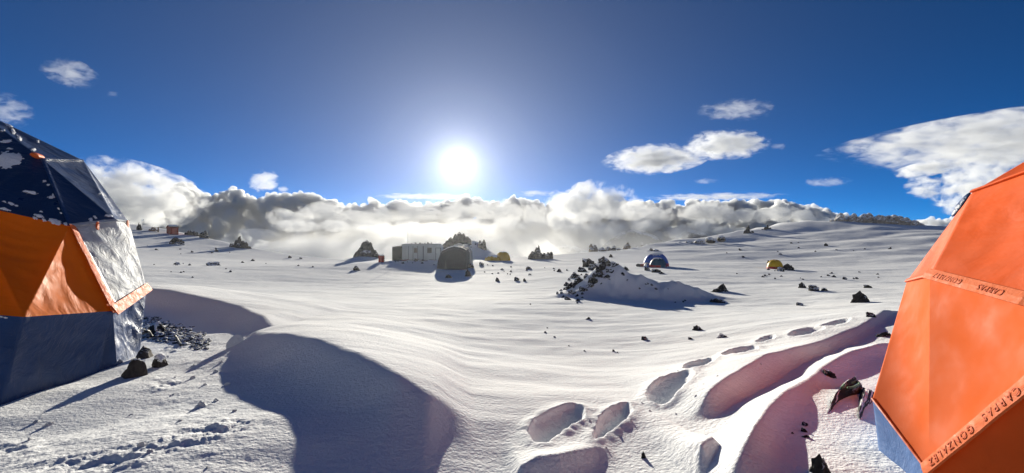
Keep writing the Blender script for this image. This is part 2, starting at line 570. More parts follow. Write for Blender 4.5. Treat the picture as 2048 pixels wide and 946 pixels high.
# ---------------------------------------------------------------- dome tents
def fabric(name, base, rough=.38, crease=1.0, metal=0.0, scale=1.0, spec=.5, trans=0.0, stain=.12):
    m = mat(name, base, rough, metal, spec)
    t = NT(m)
    c = t.coord()
    n1 = t.noise(c, 1.6*scale, 5, .55, 1.6)
    rid = t.math('ABSOLUTE', t.math('SUBTRACT', n1, .5))
    n2 = t.noise(c, 5.5*scale, 4, .6, 2.2)
    rid2 = t.math('ABSOLUTE', t.math('SUBTRACT', n2, .5))
    n3 = t.noise(c, 420, 2, .5)
    b = t.bump(rid, .09*crease, .7)
    b = t.bump(rid2, .022*crease, .55, b)
    b = t.bump(n3, .0006, .5, b)
    t.l(b, t.b.inputs['Normal'])
    big = t.noise(c, 2.3, 5, .6)
    lo = tuple(v*(1-stain) for v in base); hi = tuple(min(1, v*(1+stain)) for v in base)
    t.l(t.ramp(big, [(.3, lo), (.7, hi)]), t.b.inputs['Base Color'])
    t.l(t.ramp(t.noise(c, 3.7*scale, 4), [(.3, (rough*.75,)*3), (.75, (min(1, rough*1.35),)*3)]), t.b.inputs['Roughness'])
    if trans:
        tr = t.n('ShaderNodeBsdfTranslucent'); tr.inputs['Color'].default_value = (*[min(1, v*1.2) for v in base], 1)
        mx = t.n('ShaderNodeMixShader'); mx.inputs[0].default_value = trans
        out = [n for n in t.t.nodes if n.type == 'OUTPUT_MATERIAL'][0]
        t.l(t.b.outputs[0], mx.inputs[1]); t.l(tr.outputs[0], mx.inputs[2]); t.l(mx.outputs[0], out.inputs['Surface'])
    return m
M_NAVY = fabric('navy tarpaulin', (.010, .040, .135), .42, 1.0, spec=.28)
M_NAVY_TOP = fabric('navy roof tarpaulin', (.007, .030, .10), .36, .55, spec=.35)
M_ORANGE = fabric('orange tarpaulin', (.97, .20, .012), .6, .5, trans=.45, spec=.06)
M_REAR = fabric('pale rear tarpaulin', (.85, .62, .42), .6, .4, trans=.6, spec=.05)  # unseen side, made pale and translucent so sun glows through the orange panel
M_SILVER = fabric('silver foil cloth', (.47, .49, .52), .66, 1.2, .0, 1.6, spec=.07, stain=.3)
M_TRIM = fabric('orange hem tape', (.72, .14, .035), .6, .4, scale=4, spec=.08)
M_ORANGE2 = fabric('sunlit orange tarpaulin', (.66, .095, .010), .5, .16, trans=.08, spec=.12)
M_SALMON = fabric('pale sunlit orange tarpaulin', (.62, .115, .028), .7, .02, trans=.08, spec=.03, stain=.03)  # lower panels paler than the canopy: light through the cloth put into the colour
M_BLUE2 = fabric('blue skirt tarpaulin', (.03, .10, .28), .45, .5)
M_TAPE = fabric('orange seam tape', (.60, .135, .045), .6, .1, scale=5, spec=.05, stain=.05)
M_WHITE = fabric('white canvas', (.75, .75, .73), .6, .4)
M_LETTER = mat('rust red lettering', (.50, .085, .025), .6, 0, .05)
M_BLACK = mat('black webbing', (.012, .012, .014), .6)
M_SNOWCAP = mat('lying snow', (.88, .89, .90), .9, 0, 0)
_t = NT(M_SNOWCAP); _t.l(_t.bump(_t.noise(_t.coord(), 30, 4, .6), .02, .8), _t.b.inputs['Normal'])

def panel(V, faces, sag, wr, seed, n=26):
    """cloth stretched between poles: each tri/quad is subdivided, sags and creases, its borders stay put"""
    vs, fs = [], []
    rg = random.Random(seed)
    for f in faces:
        P = [Vector(V[k]) for k in f]
        nrm_ = (P[1]-P[0]).cross(P[2]-P[0]).normalized()
        if len(P) == 3: P = [P[0], P[1], P[2], P[2]]; tri = True
        else: tri = False
        off = len(vs)
        so = Vector((rg.uniform(0, 50), rg.uniform(0, 50), rg.uniform(0, 50)))
        dr = (P[2]-P[0]).normalized()
        for i in range(n+1):
            u = i/n
            for j in range(n+1):
                w = j/n
                if tri:
                    a = P[0].lerp(P[1], u); b = P[0].lerp(P[2], u); p = a.lerp(b, w)
                    edge = min(1-u, u*w, u*(1-w))*3
                    sg = 27*(1-u)*u*w*u*(1-w)
                else:
                    p = P[0].lerp(P[1], u).lerp(P[3].lerp(P[2], u), w)
                    edge = min(u, 1-u, w, 1-w)*2
                    sg = 16*u*(1-u)*w*(1-w)
                e = min(1.0, edge*3.2)
                q = (p+so)
                q2 = q-dr*(q.dot(dr)*.72)           # creases run along the pull of the cloth
                nz = 1-2*abs(mnoise.noise(q2*2.6+Vector((0, 0, mnoise.noise(q*1.3)*.7))))
                nz2 = 1-2*abs(mnoise.noise(q2*6.5+Vector((mnoise.noise(q*2.2)*.5, 0, 0))))
                vs.append(p+nrm_*(-sag*sg+e*wr*(nz*.7+nz2*.3-.45)))
        for i in range(n):
            for j in range(n):
                a = off+i*(n+1)+j
                if tri and i == 0:
                    fs.append((a, a+n+1, a+n+2))
                else:
                    fs.append((a, a+n+1, a+n+2, a+1))
    me = mesh_from('panel', vs, fs, True)
    bm = bmesh.new(); bm.from_mesh(me)
    bmesh.ops.remove_doubles(bm, verts=bm.verts, dist=.0008)
    bm.to_mesh(me); bm.free()
    me.polygons.foreach_set('use_smooth', [True]*len(me.polygons))
    return me

def rel(V, o):
    return {k: Vector(v)-Vector(o) for k, v in V.items()}

def strip(pts, widths, nrm_, thick=.012, lift=.01, seg=14, wob=.006, seed=0):
    """a flat tape of cloth with thickness that follows a polyline"""
    P = []
    for a, b in zip(pts[:-1], pts[1:]):
        for k in range(seg): P.append(a.lerp(b, k/seg))
    P.append(pts[-1])
    bm = bmesh.new(); rows = []
    m = len(P)
    for i, p in enumerate(P):
        d = (P[min(i+1, m-1)]-P[max(i-1, 0)]).normalized()
        sdv = nrm_.cross(d).normalized()
        w = widths[0]+(widths[1]-widths[0])*i/(m-1)
        z = wob*mnoise.noise(p*9+Vector((seed, 0, 0)))
        rows.append([bm.verts.new(p+sdv*w*s+nrm_*(l+z)) for s, l in ((-.5, lift-thick), (-.5, lift), (0, lift+.003), (.5, lift), (.5, lift-thick))])
    for a, b in zip(rows[:-1], rows[1:]):
        for k in range(4): bm.faces.new((a[k], a[k+1], b[k+1], b[k]))
        bm.faces.new((a[4], a[0], b[0], b[4]))
    bm.faces.new(rows[0]); bm.faces.new(rows[-1][::-1])
    bmesh.ops.recalc_face_normals(bm, faces=bm.faces)
    return bm

from mathutils.bvhtree import BVHTree
def px_hit(trees, px, py):
    """nearest hit of a pixel's line of sight with the cloth, in world space"""
    o = Vector((0, 0, CZ)); d = (px3(px, py, 1.0)-o).normalized()
    best = None
    for tr in trees:
        h = tr.ray_cast(o, d)
        if h[0] is not None and (best is None or h[3] < best[3]): best = h
    return best

# ------------------------------------------------ the navy, orange and silver dome on one side
LV = {}
def addv(D, name, px, py, y): D[name] = px3(px, py, y)
for a in [('b0', -260, 905, 4.2), ('b1', 0, 816, 4.65), ('b2', 192, 768, 5.9), ('b3', 234, 738, 6.2), ('b4', 279, 694, 7.1),
          ('F', -150, 618, 4.5), ('G', 47, 634, 4.7), ('H', 225, 622, 6.0), ('K', 293, 576, 7.3),
          ('V', -60, 408, 5.6), ('C', 140, 452, 6.15), ('D', 232, 441, 6.9), ('E', 258, 444, 7.5),
          ('A2', -70, 300, 6.3), ('A', 85, 318, 6.9), ('B', 167, 321, 8.0), ('T', -57, 214, 7.3)]:
    addv(LV, *a)
for nm in ('b0', 'b1', 'b2', 'b3', 'b4'):
    LV[nm].z = min(LV[nm].z, ground_z(LV[nm].x, LV[nm].y)-.03)
cxy = (-9.8, 7.2)
def hid(D, pre, r, z, angs, c):
    for k, a in enumerate(angs):
        D[f'{pre}{k}'] = Vector((c[0]+r*math.cos(R_(a)), c[1]+r*math.sin(R_(a)), z))
AN = [40, 80, 125, 170, 215, 258]
hid(LV, 'hb', 2.45, -.5, AN, cxy); hid(LV, 'h1', 2.6, .8, AN, cxy); hid(LV, 'h2', 2.3, 2.0, AN, cxy); hid(LV, 'h3', 1.45, 3.05, AN, cxy)
LO = Vector((-9.0, 7.0, ground_z(-9.0, 7.0)))
lt = empty('dome_tent', LO, 'navy geodesic dome tent with an orange band and silver window flap, dusted with snow', 'tent')
V = rel(LV, LO)
link('upper_canopy', panel(V, [('A', 'B', 'T'), ('A2', 'A', 'T'), ('A', 'C', 'D'), ('A', 'D', 'B'), ('B', 'D', 'E'), ('A2', 'V', 'A'), ('V', 'C', 'A'),
     ('B', 'h30', 'T'), ('h30', 'h31', 'T'), ('h31', 'h32', 'T'), ('h32', 'h33', 'T'), ('h33', 'h34', 'T'), ('h34', 'h35', 'T'), ('h35', 'A2', 'T'),
     ('B', 'E', 'h20', 'h30'), ('h30', 'h20', 'h21', 'h31'), ('h31', 'h21', 'h22', 'h32'), ('h32', 'h22', 'h23', 'h33'), ('h33', 'h23', 'h24', 'h34'), ('h34', 'h24', 'h25', 'h35'), ('h35', 'h25', 'V', 'A2')], .02, .012, 1), M_NAVY_TOP, lt)
link('orange_panel', panel(V, [('V', 'G', 'C'), ('V', 'F', 'G'), ('C', 'G', 'H'), ('V', 'h25', 'h15', 'F')], .05, .024, 2, 44), M_ORANGE, lt)
link('window_flap', panel(V, [('C', 'H', 'K', 'D'), ('D', 'K', 'E')], -.03, .016, 3, 44), M_SILVER, lt)
link('rear_panel', panel(V, [('E', 'K', 'h10', 'h20'), ('h20', 'h10', 'h11', 'h21'), ('h21', 'h11', 'h12', 'h22'), ('h22', 'h12', 'h13', 'h23'), ('h23', 'h13', 'h14', 'h24'), ('h24', 'h14', 'h15', 'h25')], .04, .03, 4, 12), M_REAR, lt)
link('skirt', panel(V, [('F', 'b0', 'b1', 'G'), ('G', 'b1', 'b2', 'H'), ('H', 'b2', 'b3'), ('H', 'b3', 'b4', 'K'), ('K', 'b4', 'hb0', 'h10'), ('h10', 'hb0', 'hb1', 'h11'), ('h11', 'hb1', 'hb2', 'h12'), ('h12', 'hb2', 'hb3', 'h13'), ('h13', 'hb3', 'hb4', 'h14'), ('h14', 'hb4', 'hb5', 'h15'), ('h15', 'hb5', 'b0', 'F')], .06, .04, 5, 36), M_NAVY, lt)
def fn(a, b, c): return (V[b]-V[a]).cross(V[c]-V[a]).normalized()
nCH = (fn('C', 'G', 'H')+fn('C', 'H', 'K')).normalized()
if nCH.dot(-(LO+V['C'])) < 0: nCH = -nCH
o = bm_obj('hem_tape', strip([V['C'], V['C'].lerp(V['H'], .5), V['H'].lerp(V['C'], -.03)], (.10, .13), nCH, lift=.035, wob=.006, seed=3), M_TRIM, lt)
nHK = fn('C', 'H', 'K')
if nHK.dot(-(LO+V['H'])) < 0: nHK = -nHK
bm_obj('hem_tape', strip([V['H'].lerp(V['K'], -.02), V['K'].lerp(V['H'], -.02)], (.155, .15), nHK, lift=.045, wob=.006, seed=8), M_TRIM, lt)
up_ = (fn('A', 'C', 'D')); up_ = up_ if up_.dot(-(LO+V['C'])) > 0 else -up_
bm_obj('seam_tape', strip([V['C'], V['D'], V['E']], (.06, .035), up_, lift=.02, wob=.006, seed=4), M_SILVER, lt)
bm_obj('seam_tape', strip([V['A'], V['B']], (.03, .02), up_, lift=.015, wob=.004, seed=5), M_NAVY, lt)
bm_obj('pole_sleeve', strip([V['A'], V['C']], (.05, .05), up_, lift=.016, wob=.004, seed=6), M_NAVY, lt)
# navy strip standing for the shadow gap where the flap lifts off the orange panel
bm_obj('flap_gap_shade', strip([V['C'].lerp(V['H'], .05)+(V['K']-V['H'])*.06, V['H'].lerp(V['C'], .08)+(V['K']-V['H'])*.06], (.03, .09), nHK, lift=.03, wob=.004, seed=7), M_NAVY, lt)
# toggles on the silver flap and the orange vent patch
for u_ in (.52, .93):
    p = V['C'].lerp(V['D'], u_) if u_ < .8 else V['D'].lerp(V['E'], .7)
    bm_obj('toggle', strip([p+Vector((0, 0, -.0)), p+Vector((.015, -.02, -.13))], (.045, .05), nHK, thick=.02, lift=.045, seg=4), M_TRIM, lt)
bm = bmesh.new()
bmesh.ops.create_uvsphere(bm, u_segments=20, v_segments=10, radius=1)
for v in bm.verts:
    c_ = v.co.copy()
    v.co = V['A']+(V['B']-V['A']).normalized()*c_.x*.16*(1+.15*mnoise.noise(c_*2))+up_*(.05*c_.z+.012)+up_.cross(V['B']-V['A']).normalized()*c_.y*.055+Vector((-.05, -.03, .03-c_.x*.03))
bm_obj('vent_patch', bm, M_TRIM, lt, smooth=True)

LT_TREES = []
bpy.context.view_layer.update()
for ch in lt.children:
    if ch.name.split('.')[0] in ('upper_canopy', 'orange_panel', 'skirt', 'window_flap'):
        bm = bmesh.new(); bm.from_mesh(ch.data); bmesh.ops.translate(bm, verts=bm.verts, vec=LO)
        LT_TREES.append(BVHTree.FromBMesh(bm)); bm.free()

def snow_patch(spec, trees, origin, name, parent, seed, kind='stuff', hgt=.022):
    """ragged patches of snow clinging to cloth; spec: px, py, rx, ry, tilt"""
    rg = random.Random(seed)
    bm = bmesh.new()
    for (px, py, rx, ry, tl) in spec:
        n = max(6, int(max(rx, ry)*1.2)); n = min(n, 34)
        so = Vector((rg.uniform(0, 99), rg.uniform(0, 99), 0))
        g = {}
        for i in range(-n, n+1):
            for j in range(-n, n+1):
                a, b = i/n, j/n
                rr = math.hypot(a, b)+.42*mnoise.noise(Vector((a*1.9, b*1.9, 0))+so)+.28*mnoise.noise(Vector((a*5, b*5, 0))+so)
                if rr > .9: continue
                c, s = math.cos(R_(tl)), math.sin(R_(tl))
                X, Y = a*rx, b*ry
                h = px_hit(trees, px+X*c-Y*s, py+X*s+Y*c)
                if h is None: continue
                nn = h[1] if h[1].dot(h[0]-Vector((0, 0, CZ))) < 0 else -h[1]
                g[i, j] = bm.verts.new(h[0]-origin+nn*(hgt*math.sqrt(max(0, .92-rr))*(1+.5*mnoise.noise(h[0]*25))-.002))
        for (i, j) in list(g):
            q = [(i, j), (i+1, j), (i+1, j+1), (i, j+1)]
            if all(k in g for k in q):
                try: bm.faces.new([g[k] for k in q])
                except ValueError: pass
    for v in [v for v in bm.verts if not v.link_faces]: bm.verts.remove(v)
    bmesh.ops.recalc_face_normals(bm, faces=bm.faces)
    o = bm_obj(name, bm, M_SNOWCAP, parent, smooth=True)
    o['kind'] = kind
    return o
SN = [(16, 320, 34, 18, -8), (6, 241, 9, 4, 30), (18, 250, 10, 5, 40), (26, 263, 8, 5, 60), (38, 276, 9, 4, 50), (5, 262, 6, 3, 0), (12, 283, 13, 3.5, -5), (48, 254, 22, 3.5, 28),
      (95, 284, 7, 3, 35), (75, 283, 5, 3, 40), (67, 300, 6, 4, 20), (20, 298, 8, 2, 5), (89, 363, 6, 3, -5), (96, 370, 5, 2, 0), (60, 385, 17, 3.5, 10), (103, 395, 9, 3.5, -8), (22, 408, 9, 3, 15), (8, 404, 5, 2, 10),
      (33, 412, 5, 2, 10), (78, 432, 12, 4, 15), (70, 437, 7, 3, 20), (110, 444, 16, 6, 18), (132, 448, 7, 4, 10), (88, 441, 6, 3, 20), (117, 418, 4, 2, 30), (122, 427, 4, 2, 20), (10, 419, 14, 3, 12), (82, 424, 5, 2, 10),
      (181, 440, 5, 5, 30), (190, 435, 6, 3, 40), (218, 432, 10, 3, 5), (198, 388, 3, 2, 0), (4, 633, 5, 2, 10), (12, 635, 5, 2, 10), (64, 300, 3, 4, 60), (106, 391, 3, 4, 0)]
snow_patch(SN, LT_TREES, LO, 'snow_dusting', lt, 11)

# ------------------------------------------------ the orange dome on the other side
RV = {}
for a in [('R', 1745, 797, 2.95), ('M', 1857, 944, 2.35), ('S', 1860, 550, 2.9), ('Q', 1814, 562, 3.6), ('P', 1945, 384, 3.35), ('S2', 2060, 603, 2.07), ('N', 2105, 742, 1.85),
          ('P2', 2230, 280, 2.35), ('T1', 2130, 276, 3.5), ('T', 2330, 175, 3.3), ('S3', 2330, 660, 1.6), ('bR', 1768, 985, 2.9), ('bM', 1862, 1100, 2.3), ('bN', 2150, 1200, 1.8), ('N2', 2500, 800, 1.45), ('bN2', 2700, 1300, 1.4)]:
    addv(RV, *a)
for nm in ('bR', 'bM', 'bN', 'bN2'):
    RV[nm].z = min(RV[nm].z, ground_z(RV[nm].x, RV[nm].y)-.05)
cr2 = (5.7, 2.3)
AN2 = [98, 65, 30, -5, -45, -88]
hid(RV, 'hb', 2.75, -.1, AN2, cr2); hid(RV, 'h1', 2.85, .6, AN2, cr2); hid(RV, 'h2', 2.5, 1.4, AN2, cr2); hid(RV, 'h3', 1.6, 2.35, AN2, cr2)
RO = Vector((5.4, 2.4, ground_z(5.4, 2.4)))
rt = empty('dome_tent', RO, 'bright orange geodesic dome tent with lettered seam tapes and a blue skirt', 'tent')
V = rel(RV, RO)
link('upper_canopy', panel(V, [('P', 'Q', 'S'), ('P', 'S', 'S2', 'P2'), ('P2', 'S2', 'S3'), ('P', 'P2', 'T1'), ('P2', 'T', 'T1'),
     ('P2', 'h35', 'T'), ('h35', 'h34', 'T'), ('h34', 'h33', 'T'), ('h33', 'h32', 'T'), ('h32', 'h31', 'T'), ('h31', 'h30', 'T'), ('h30', 'T1', 'T'), ('h30', 'P', 'T1'),
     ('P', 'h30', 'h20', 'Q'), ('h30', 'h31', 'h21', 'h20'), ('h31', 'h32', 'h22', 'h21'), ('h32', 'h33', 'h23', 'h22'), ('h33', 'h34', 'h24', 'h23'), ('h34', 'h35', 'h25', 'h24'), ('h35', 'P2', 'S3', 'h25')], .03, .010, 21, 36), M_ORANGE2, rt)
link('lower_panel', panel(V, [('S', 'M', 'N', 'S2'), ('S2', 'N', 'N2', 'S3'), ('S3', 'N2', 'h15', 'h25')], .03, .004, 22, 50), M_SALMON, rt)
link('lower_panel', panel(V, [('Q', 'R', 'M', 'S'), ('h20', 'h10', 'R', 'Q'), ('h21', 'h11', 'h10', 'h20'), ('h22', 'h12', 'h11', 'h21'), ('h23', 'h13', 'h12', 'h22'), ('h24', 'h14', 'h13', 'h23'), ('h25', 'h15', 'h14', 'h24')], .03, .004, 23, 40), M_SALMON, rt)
link('door_panel', panel(V, [('M', 'bM', 'bN', 'N'), ('N', 'bN', 'bN2', 'N2')], .03, .012, 24, 30), M_ORANGE2, rt)
link('skirt', panel(V, [('R', 'bR', 'bM', 'M'), ('h10', 'hb0', 'bR', 'R'), ('h11', 'hb1', 'hb0', 'h10'), ('h12', 'hb2', 'hb1', 'h11'), ('h13', 'hb3', 'hb2', 'h12'), ('h14', 'hb4', 'hb3', 'h13'), ('h15', 'hb5', 'hb4', 'h14'), ('h15', 'N2', 'bN2', 'hb5')], .02, .012, 25, 24), M_BLUE2, rt)
def outn(a, b, c):
    n_ = (V[b]-V[a]).cross(V[c]-V[a]).normalized()
    return n_ if n_.dot(-(RO+V[a])+Vector((0, 0, CZ))) > 0 else -n_
nS = outn('S', 'M', 'N'); nU = outn('P', 'S', 'S2')
def lettering(text, p0, p1, nrm_, size, lift, parent, spread=1.0):
    """letters stitched along a tape from p0 to p1"""
    cu = bpy.data.curves.new('lettering', 'FONT'); cu.body = text; cu.size = size; cu.extrude = .0008
    cu.align_x = 'CENTER'; cu.align_y = 'CENTER'; cu.resolution_u = 3; cu.space_character = spread
    to = bpy.data.objects.new('lettering', cu); COL.objects.link(to)
    bpy.context.view_layer.update()
    me = bpy.data.meshes.new_from_object(to.evaluated_get(bpy.context.evaluated_depsgraph_get()))
    COL.objects.unlink(to); bpy.data.objects.remove(to)
    xa = (p1-p0).normalized(); ya = nrm_.cross(xa).normalized(); za = xa.cross(ya)
    mid = (p0+p1)/2+nrm_*lift
    for v in me.vertices:
        v.co = mid+xa*v.co.x+ya*v.co.y+za*v.co.z
    me.name = 'lettering'
    return link('lettering', me, M_LETTER, parent)
nSt = (nS+nU).normalized()
sA, sB = V['S'], V['S'].lerp(V['S2'], 1.35)
tp = bm_obj('seam_tape', strip([sA, V['S2'], V['S3']], (.075, .07), nSt, lift=.03, wob=.003, seed=31), M_TAPE, rt)
# both tapes read upside down, from the far end back
lettering('CARPAS', V['S'].lerp(V['S2'], .90), V['S'].lerp(V['S2'], .58), nSt, .05, .0345, tp, 1.2)
lettering('GONZALEZ', V['S'].lerp(V['S2'], .50), V['S'].lerp(V['S2'], .08), nSt, .05, .0345, tp, 1.2)
tp2 = bm_obj('seam_tape', strip([V['M'], V['N']], (.075, .075), nS, lift=.03, wob=.003, seed=32), M_TAPE, rt)
lettering('CARPAS', V['M'].lerp(V['N'], .84), V['M'].lerp(V['N'], .56), nS, .056, .0345, tp2, 1.3)
lettering('GONZALEZ', V['M'].lerp(V['N'], .46), V['M'].lerp(V['N'], .10), nS, .056, .0345, tp2, 1.3)
bm_obj('seam_tape', strip([V['P'], V['P2']], (.028, .03), nU, lift=.014, wob=.002, seed=33), M_ORANGE2, rt)
bm_obj('seam_tape', strip([V['Q'], V['S']], (.03, .03), (nS+nU).normalized(), lift=.012, wob=.002, seed=34), M_ORANGE2, rt)
bm_obj('seam_tape', strip([V['R'], V['M']], (.016, .016), outn('Q', 'R', 'M'), lift=.006, wob=.002, seed=35), M_ORANGE2, rt)
nT = outn('P', 'P2', 'T1')
bm_obj('snow_strip', strip([V['P'].lerp(V['P2'], .50)+(V['T1']-V['P'])*.06, V['P2']+(V['T1']-V['P'])*.12], (.03, .1), nT, lift=.03, wob=.01, seed=36), M_SNOWCAP, rt)
bm = bmesh.new()
bmesh.ops.create_uvsphere(bm, u_segments=16, v_segments=8, radius=1)
for v in bm.verts:
    c_ = v.co.copy()
    v.co = V['P'].lerp(V['Q'], .13)+(V['Q']-V['P']).normalized()*c_.x*.11+Vector((-.8, .5, .3)).normalized()*(c_.z*.02)+Vector((.4, .6, 0)).normalized()*(c_.y*.07+.06)
bm_obj('vent_flap', bm, M_NAVY, rt, smooth=True)
# ---------------------------------------------------------------- huts and far tents
def box(bm, x0, x1, y0, y1, z0, z1):
    vs = [bm.verts.new((x, y, z)) for z in (z0, z1) for x, y in ((x0, y0), (x1, y0), (x1, y1), (x0, y1))]
    for f in ((0, 3, 2, 1), (4, 5, 6, 7), (0, 1, 5, 4), (1, 2, 6, 5), (2, 3, 7, 6), (3, 0, 4, 7)):
        bm.faces.new([vs[k] for k in f])
def boxes(name, bs, m, parent, bev=0.0):
    bm = bmesh.new()
    for b in bs: box(bm, *b)
    if bev: bmesh.ops.bevel(bm, geom=bm.edges[:], offset=bev, segments=2, affect='EDGES')
    return bm_obj(name, bm, m, parent)
def extrude_y(bm, outline, y0, y1):
    """a prism from an (x, z) outline"""
    a = [bm.verts.new((x, y0, z)) for x, z in outline]; b = [bm.verts.new((x, y1, z)) for x, z in outline]
    n = len(outline)
    bm.faces.new(a); bm.faces.new(b[::-1])
    for i in range(n): bm.faces.new((a[i], b[i], b[(i+1) % n], a[(i+1) % n]))
    bmesh.ops.recalc_face_normals(bm, faces=bm.faces)

def weathered(name, base, rough=.6, var=.25, sc=1.2, metal=0.0):
    m = mat(name, base, rough, metal, .3)
    t = NT(m)
    c = t.coord(scale=(1, 1, .35))
    n = t.noise(c, sc, 6, .65, .6)
    t.l(t.ramp(n, [(.3, tuple(v*(1-var) for v in base)), (.7, tuple(min(1, v*(1+var)) for v in base))]), t.b.inputs['Base Color'])
    t.l(t.bump(t.noise(t.coord(), 14*sc, 4), .01, .5), t.b.inputs['Normal'])
    return m
M_WALL = weathered('pale metal wall', (.50, .55, .54), .5, .12)
M_JOINT = weathered('dark joint strip', (.10, .12, .12), .6)
M_ANNEX = weathered('dark green sheet', (.028, .042, .042), .6)
M_GLASS = mat('dim window glass', (.05, .055, .06), .12, 0, .6)
M_FRAME = weathered('grey window frame', (.25, .27, .27), .5)
M_RED = weathered('red painted board', (.22, .02, .014), .6, .2)
M_REDPALE = weathered('faded red door', (.34, .09, .07), .6, .2)
M_DRUM = weathered('red oil drum paint', (.34, .03, .02), .5, .25)
M_GREYTENT = fabric('grey tent canvas', (.042, .056, .070), .8, .5, scale=.5, stain=.25, spec=.2)
M_GREYTENT2 = fabric('pale grey tent canvas', (.20, .23, .25), .8, .4, scale=.5, spec=.2)
M_YELTENT = fabric('yellow tent cloth', (.55, .36, .03), .6, .5, scale=.6, trans=.15, spec=.3)
M_YEL2 = fabric('bright yellow tent cloth', (.66, .47, .03), .5, .4, scale=.8, trans=.2, spec=.3)
M_BLUETENT = fabric('royal blue tent cloth', (.018, .11, .50), .55, .4, scale=.6, trans=.1, spec=.3)
M_TEALTENT = fabric('dark teal tent cloth', (.02, .085, .14), .55, .4, scale=.6, spec=.3)
M_REDBAND = fabric('red tent valance', (.42, .018, .02), .6, .4)
M_WOOD = weathered('grey wood', (.20, .17, .14), .8)
M_POLE = mat('dull metal pole', (.25, .25, .26), .5, .6)
M_FLAGW = fabric('pale flag cloth', (.55, .58, .62), .7, .3)
def base_at(px, y, fn=None):
    x = (px-1024)/F*y
    return Vector((x, y, ground_z(x, y)))
def U(y): return y/F     # metres per photograph pixel at depth y

# --- long pale container hut
y = 70.0; k = U(y)
g = base_at(842, y)
hut = empty('hut', (g.x, y, g.z), 'long pale metal hut with two windows and stones lying on its flat roof', 'hut')
zb = -.25
H_ = CZ-(489-HZ)*k-g.z
X0, X1 = (804-842)*k, (882-842)*k
bm = bmesh.new()
extrude_y(bm, [(X0, zb), (X1, zb), (X1, H_-.42), (X1-.34, H_), (X0+.05, H_), (X0, H_-.06)], 0, 2.5)
body = bm_obj('wall', bm, M_WALL, hut)
ribs = [X0+.35*i+.18 for i in range(int((X1-X0)/.35))]
boxes('roof_edge', [(X0-.05, X1-.36, -.06, 2.56, H_+.003, H_+.07)], M_FRAME, hut)
for jx in (817, 826, 835.5, 846.5):
    q = (jx-842)*k
    w = .07 if jx < 840 else .13
    boxes('joint_strip', [(q-w/2, q+w/2, -.035, -.002, .05, H_-.25)], M_JOINT, hut)
for (a, b, c, d) in ((828.5, 834, 496.5, 505), (855, 863, 496, 505.5)):
    x0, x1 = (a-842)*k, (b-842)*k; z1 = CZ-(c-HZ)*k-g.z; z0 = CZ-(d-HZ)*k-g.z
    bm = bmesh.new()
    for bb in ((x0-.07, x0, -.05, -.003, z0-.07, z1+.07), (x1, x1+.07, -.05, -.003, z0-.07, z1+.07), (x0+.001, x1-.001, -.05, -.003, z1, z1+.07), (x0+.001, x1-.001, -.05, -.003, z0-.07, z0)): box(bm, *bb)
    wf = bm_obj('window', bm, M_FRAME, hut)
    boxes('pane', [(x0, x1, -.02, -.004, z0, z1)], M_GLASS, wf)
x0, x1 = (872-842)*k, (880.5-842)*k
zt = CZ-(496.5-HZ)*k-g.z
dr = boxes('door', [(x0, x1, -.03, -.003, .15, zt)], M_WALL, hut)
boxes('door_frame', [(x0-.09, x0-.005, -.05, -.003, .0, zt+.09), (x1+.005, x1+.09, -.05, -.003, .0, zt+.09), (x0-.004, x1+.004, -.05, -.003, zt+.004, zt+.09)], M_JOINT, hut)
boxes('handle', [(x0+.06, x0+.10, -.09, -.031, 1.0, 1.14)], M_JOINT, dr)
bm = bmesh.new()
rgs = random.Random(4)
nx = 40
rows = []
for i in range(nx+1):
    x = X0+.0+(X1-X0-.36)*i/nx
    rows.append([bm.verts.new((x, yy, H_+.073+(.07+.05*mnoise.noise(Vector((x*1.1, yy, 3))))*(0 if yy in (-.05, 2.5) else 1)*(0 if i in (0, nx) else 1))) for yy in (-.05, .05, .5, 1.3, 2.0, 2.4, 2.5)])
for a, b in zip(rows[:-1], rows[1:]):
    for j in range(6): bm.faces.new((a[j], b[j], b[j+1], a[j+1]))
bm_obj('roof_snow', bm, M_SNOWCAP, hut, smooth=True)
# dark lean-to at its end
ax0, ax1 = (786-842)*k, (803.6-842)*k
zt = CZ-(494-HZ)*k-g.z
bm = bmesh.new()
extrude_y(bm, [(ax0, -.25), (ax1, -.25), (ax1, zt+.16), (ax1-.5, zt+.12), (ax0, zt)], -.35, 2.2)
an = bm_obj('lean_to', bm, M_ANNEX, hut)
boxes('corner_post', [(ax0-.04, ax0+.06, -.41, -.352, -.2, zt)], M_JOINT, an)
bm = bmesh.new()
extrude_y(bm, [(ax0-.05, zt+.015), (ax1-.5, zt+.14), (ax1-.5, zt+.24), (ax0-.03, zt+.10)], -.4, 2.25)
bm_obj('roof_snow', bm, M_SNOWCAP, an)

# mast on the roof
def tube(bm, pts, rad, seg=8, closed=False):
    rows = []
    m = len(pts)
    for i, p in enumerate(pts):
        d = (pts[min(i+1, m-1)]-pts[max(i-1, 0)]).normalized()
        a = d.orthogonal().normalized(); b = d.cross(a)
        r = rad[i] if isinstance(rad, (list, tuple)) else rad
        rows.append([bm.verts.new(p+a*r*math.cos(2*math.pi*q/seg)+b*r*math.sin(2*math.pi*q/seg)) for q in range(seg)])
    for a, b in zip(rows[:-1], rows[1:]):
        for q in range(seg): bm.faces.new((a[q], a[(q+1) % seg], b[(q+1) % seg], b[q]))
    bm.faces.new(rows[0][::-1]); bm.faces.new(rows[-1])
mx_ = Vector((g.x+(814-842)*k, y+.6, g.z+H_+.05))
bm = bmesh.new()
tube(bm, [Vector((0, 0, 0)), Vector((0, 0, 1.5)), Vector((.02, 0, 4.0))], [.035, .03, .015])
mast = bm_obj('antenna_mast', bm, M_POLE, None, mx_)
tag(mast, 'thin metal antenna mast rising from the roof of the long pale hut', 'mast')

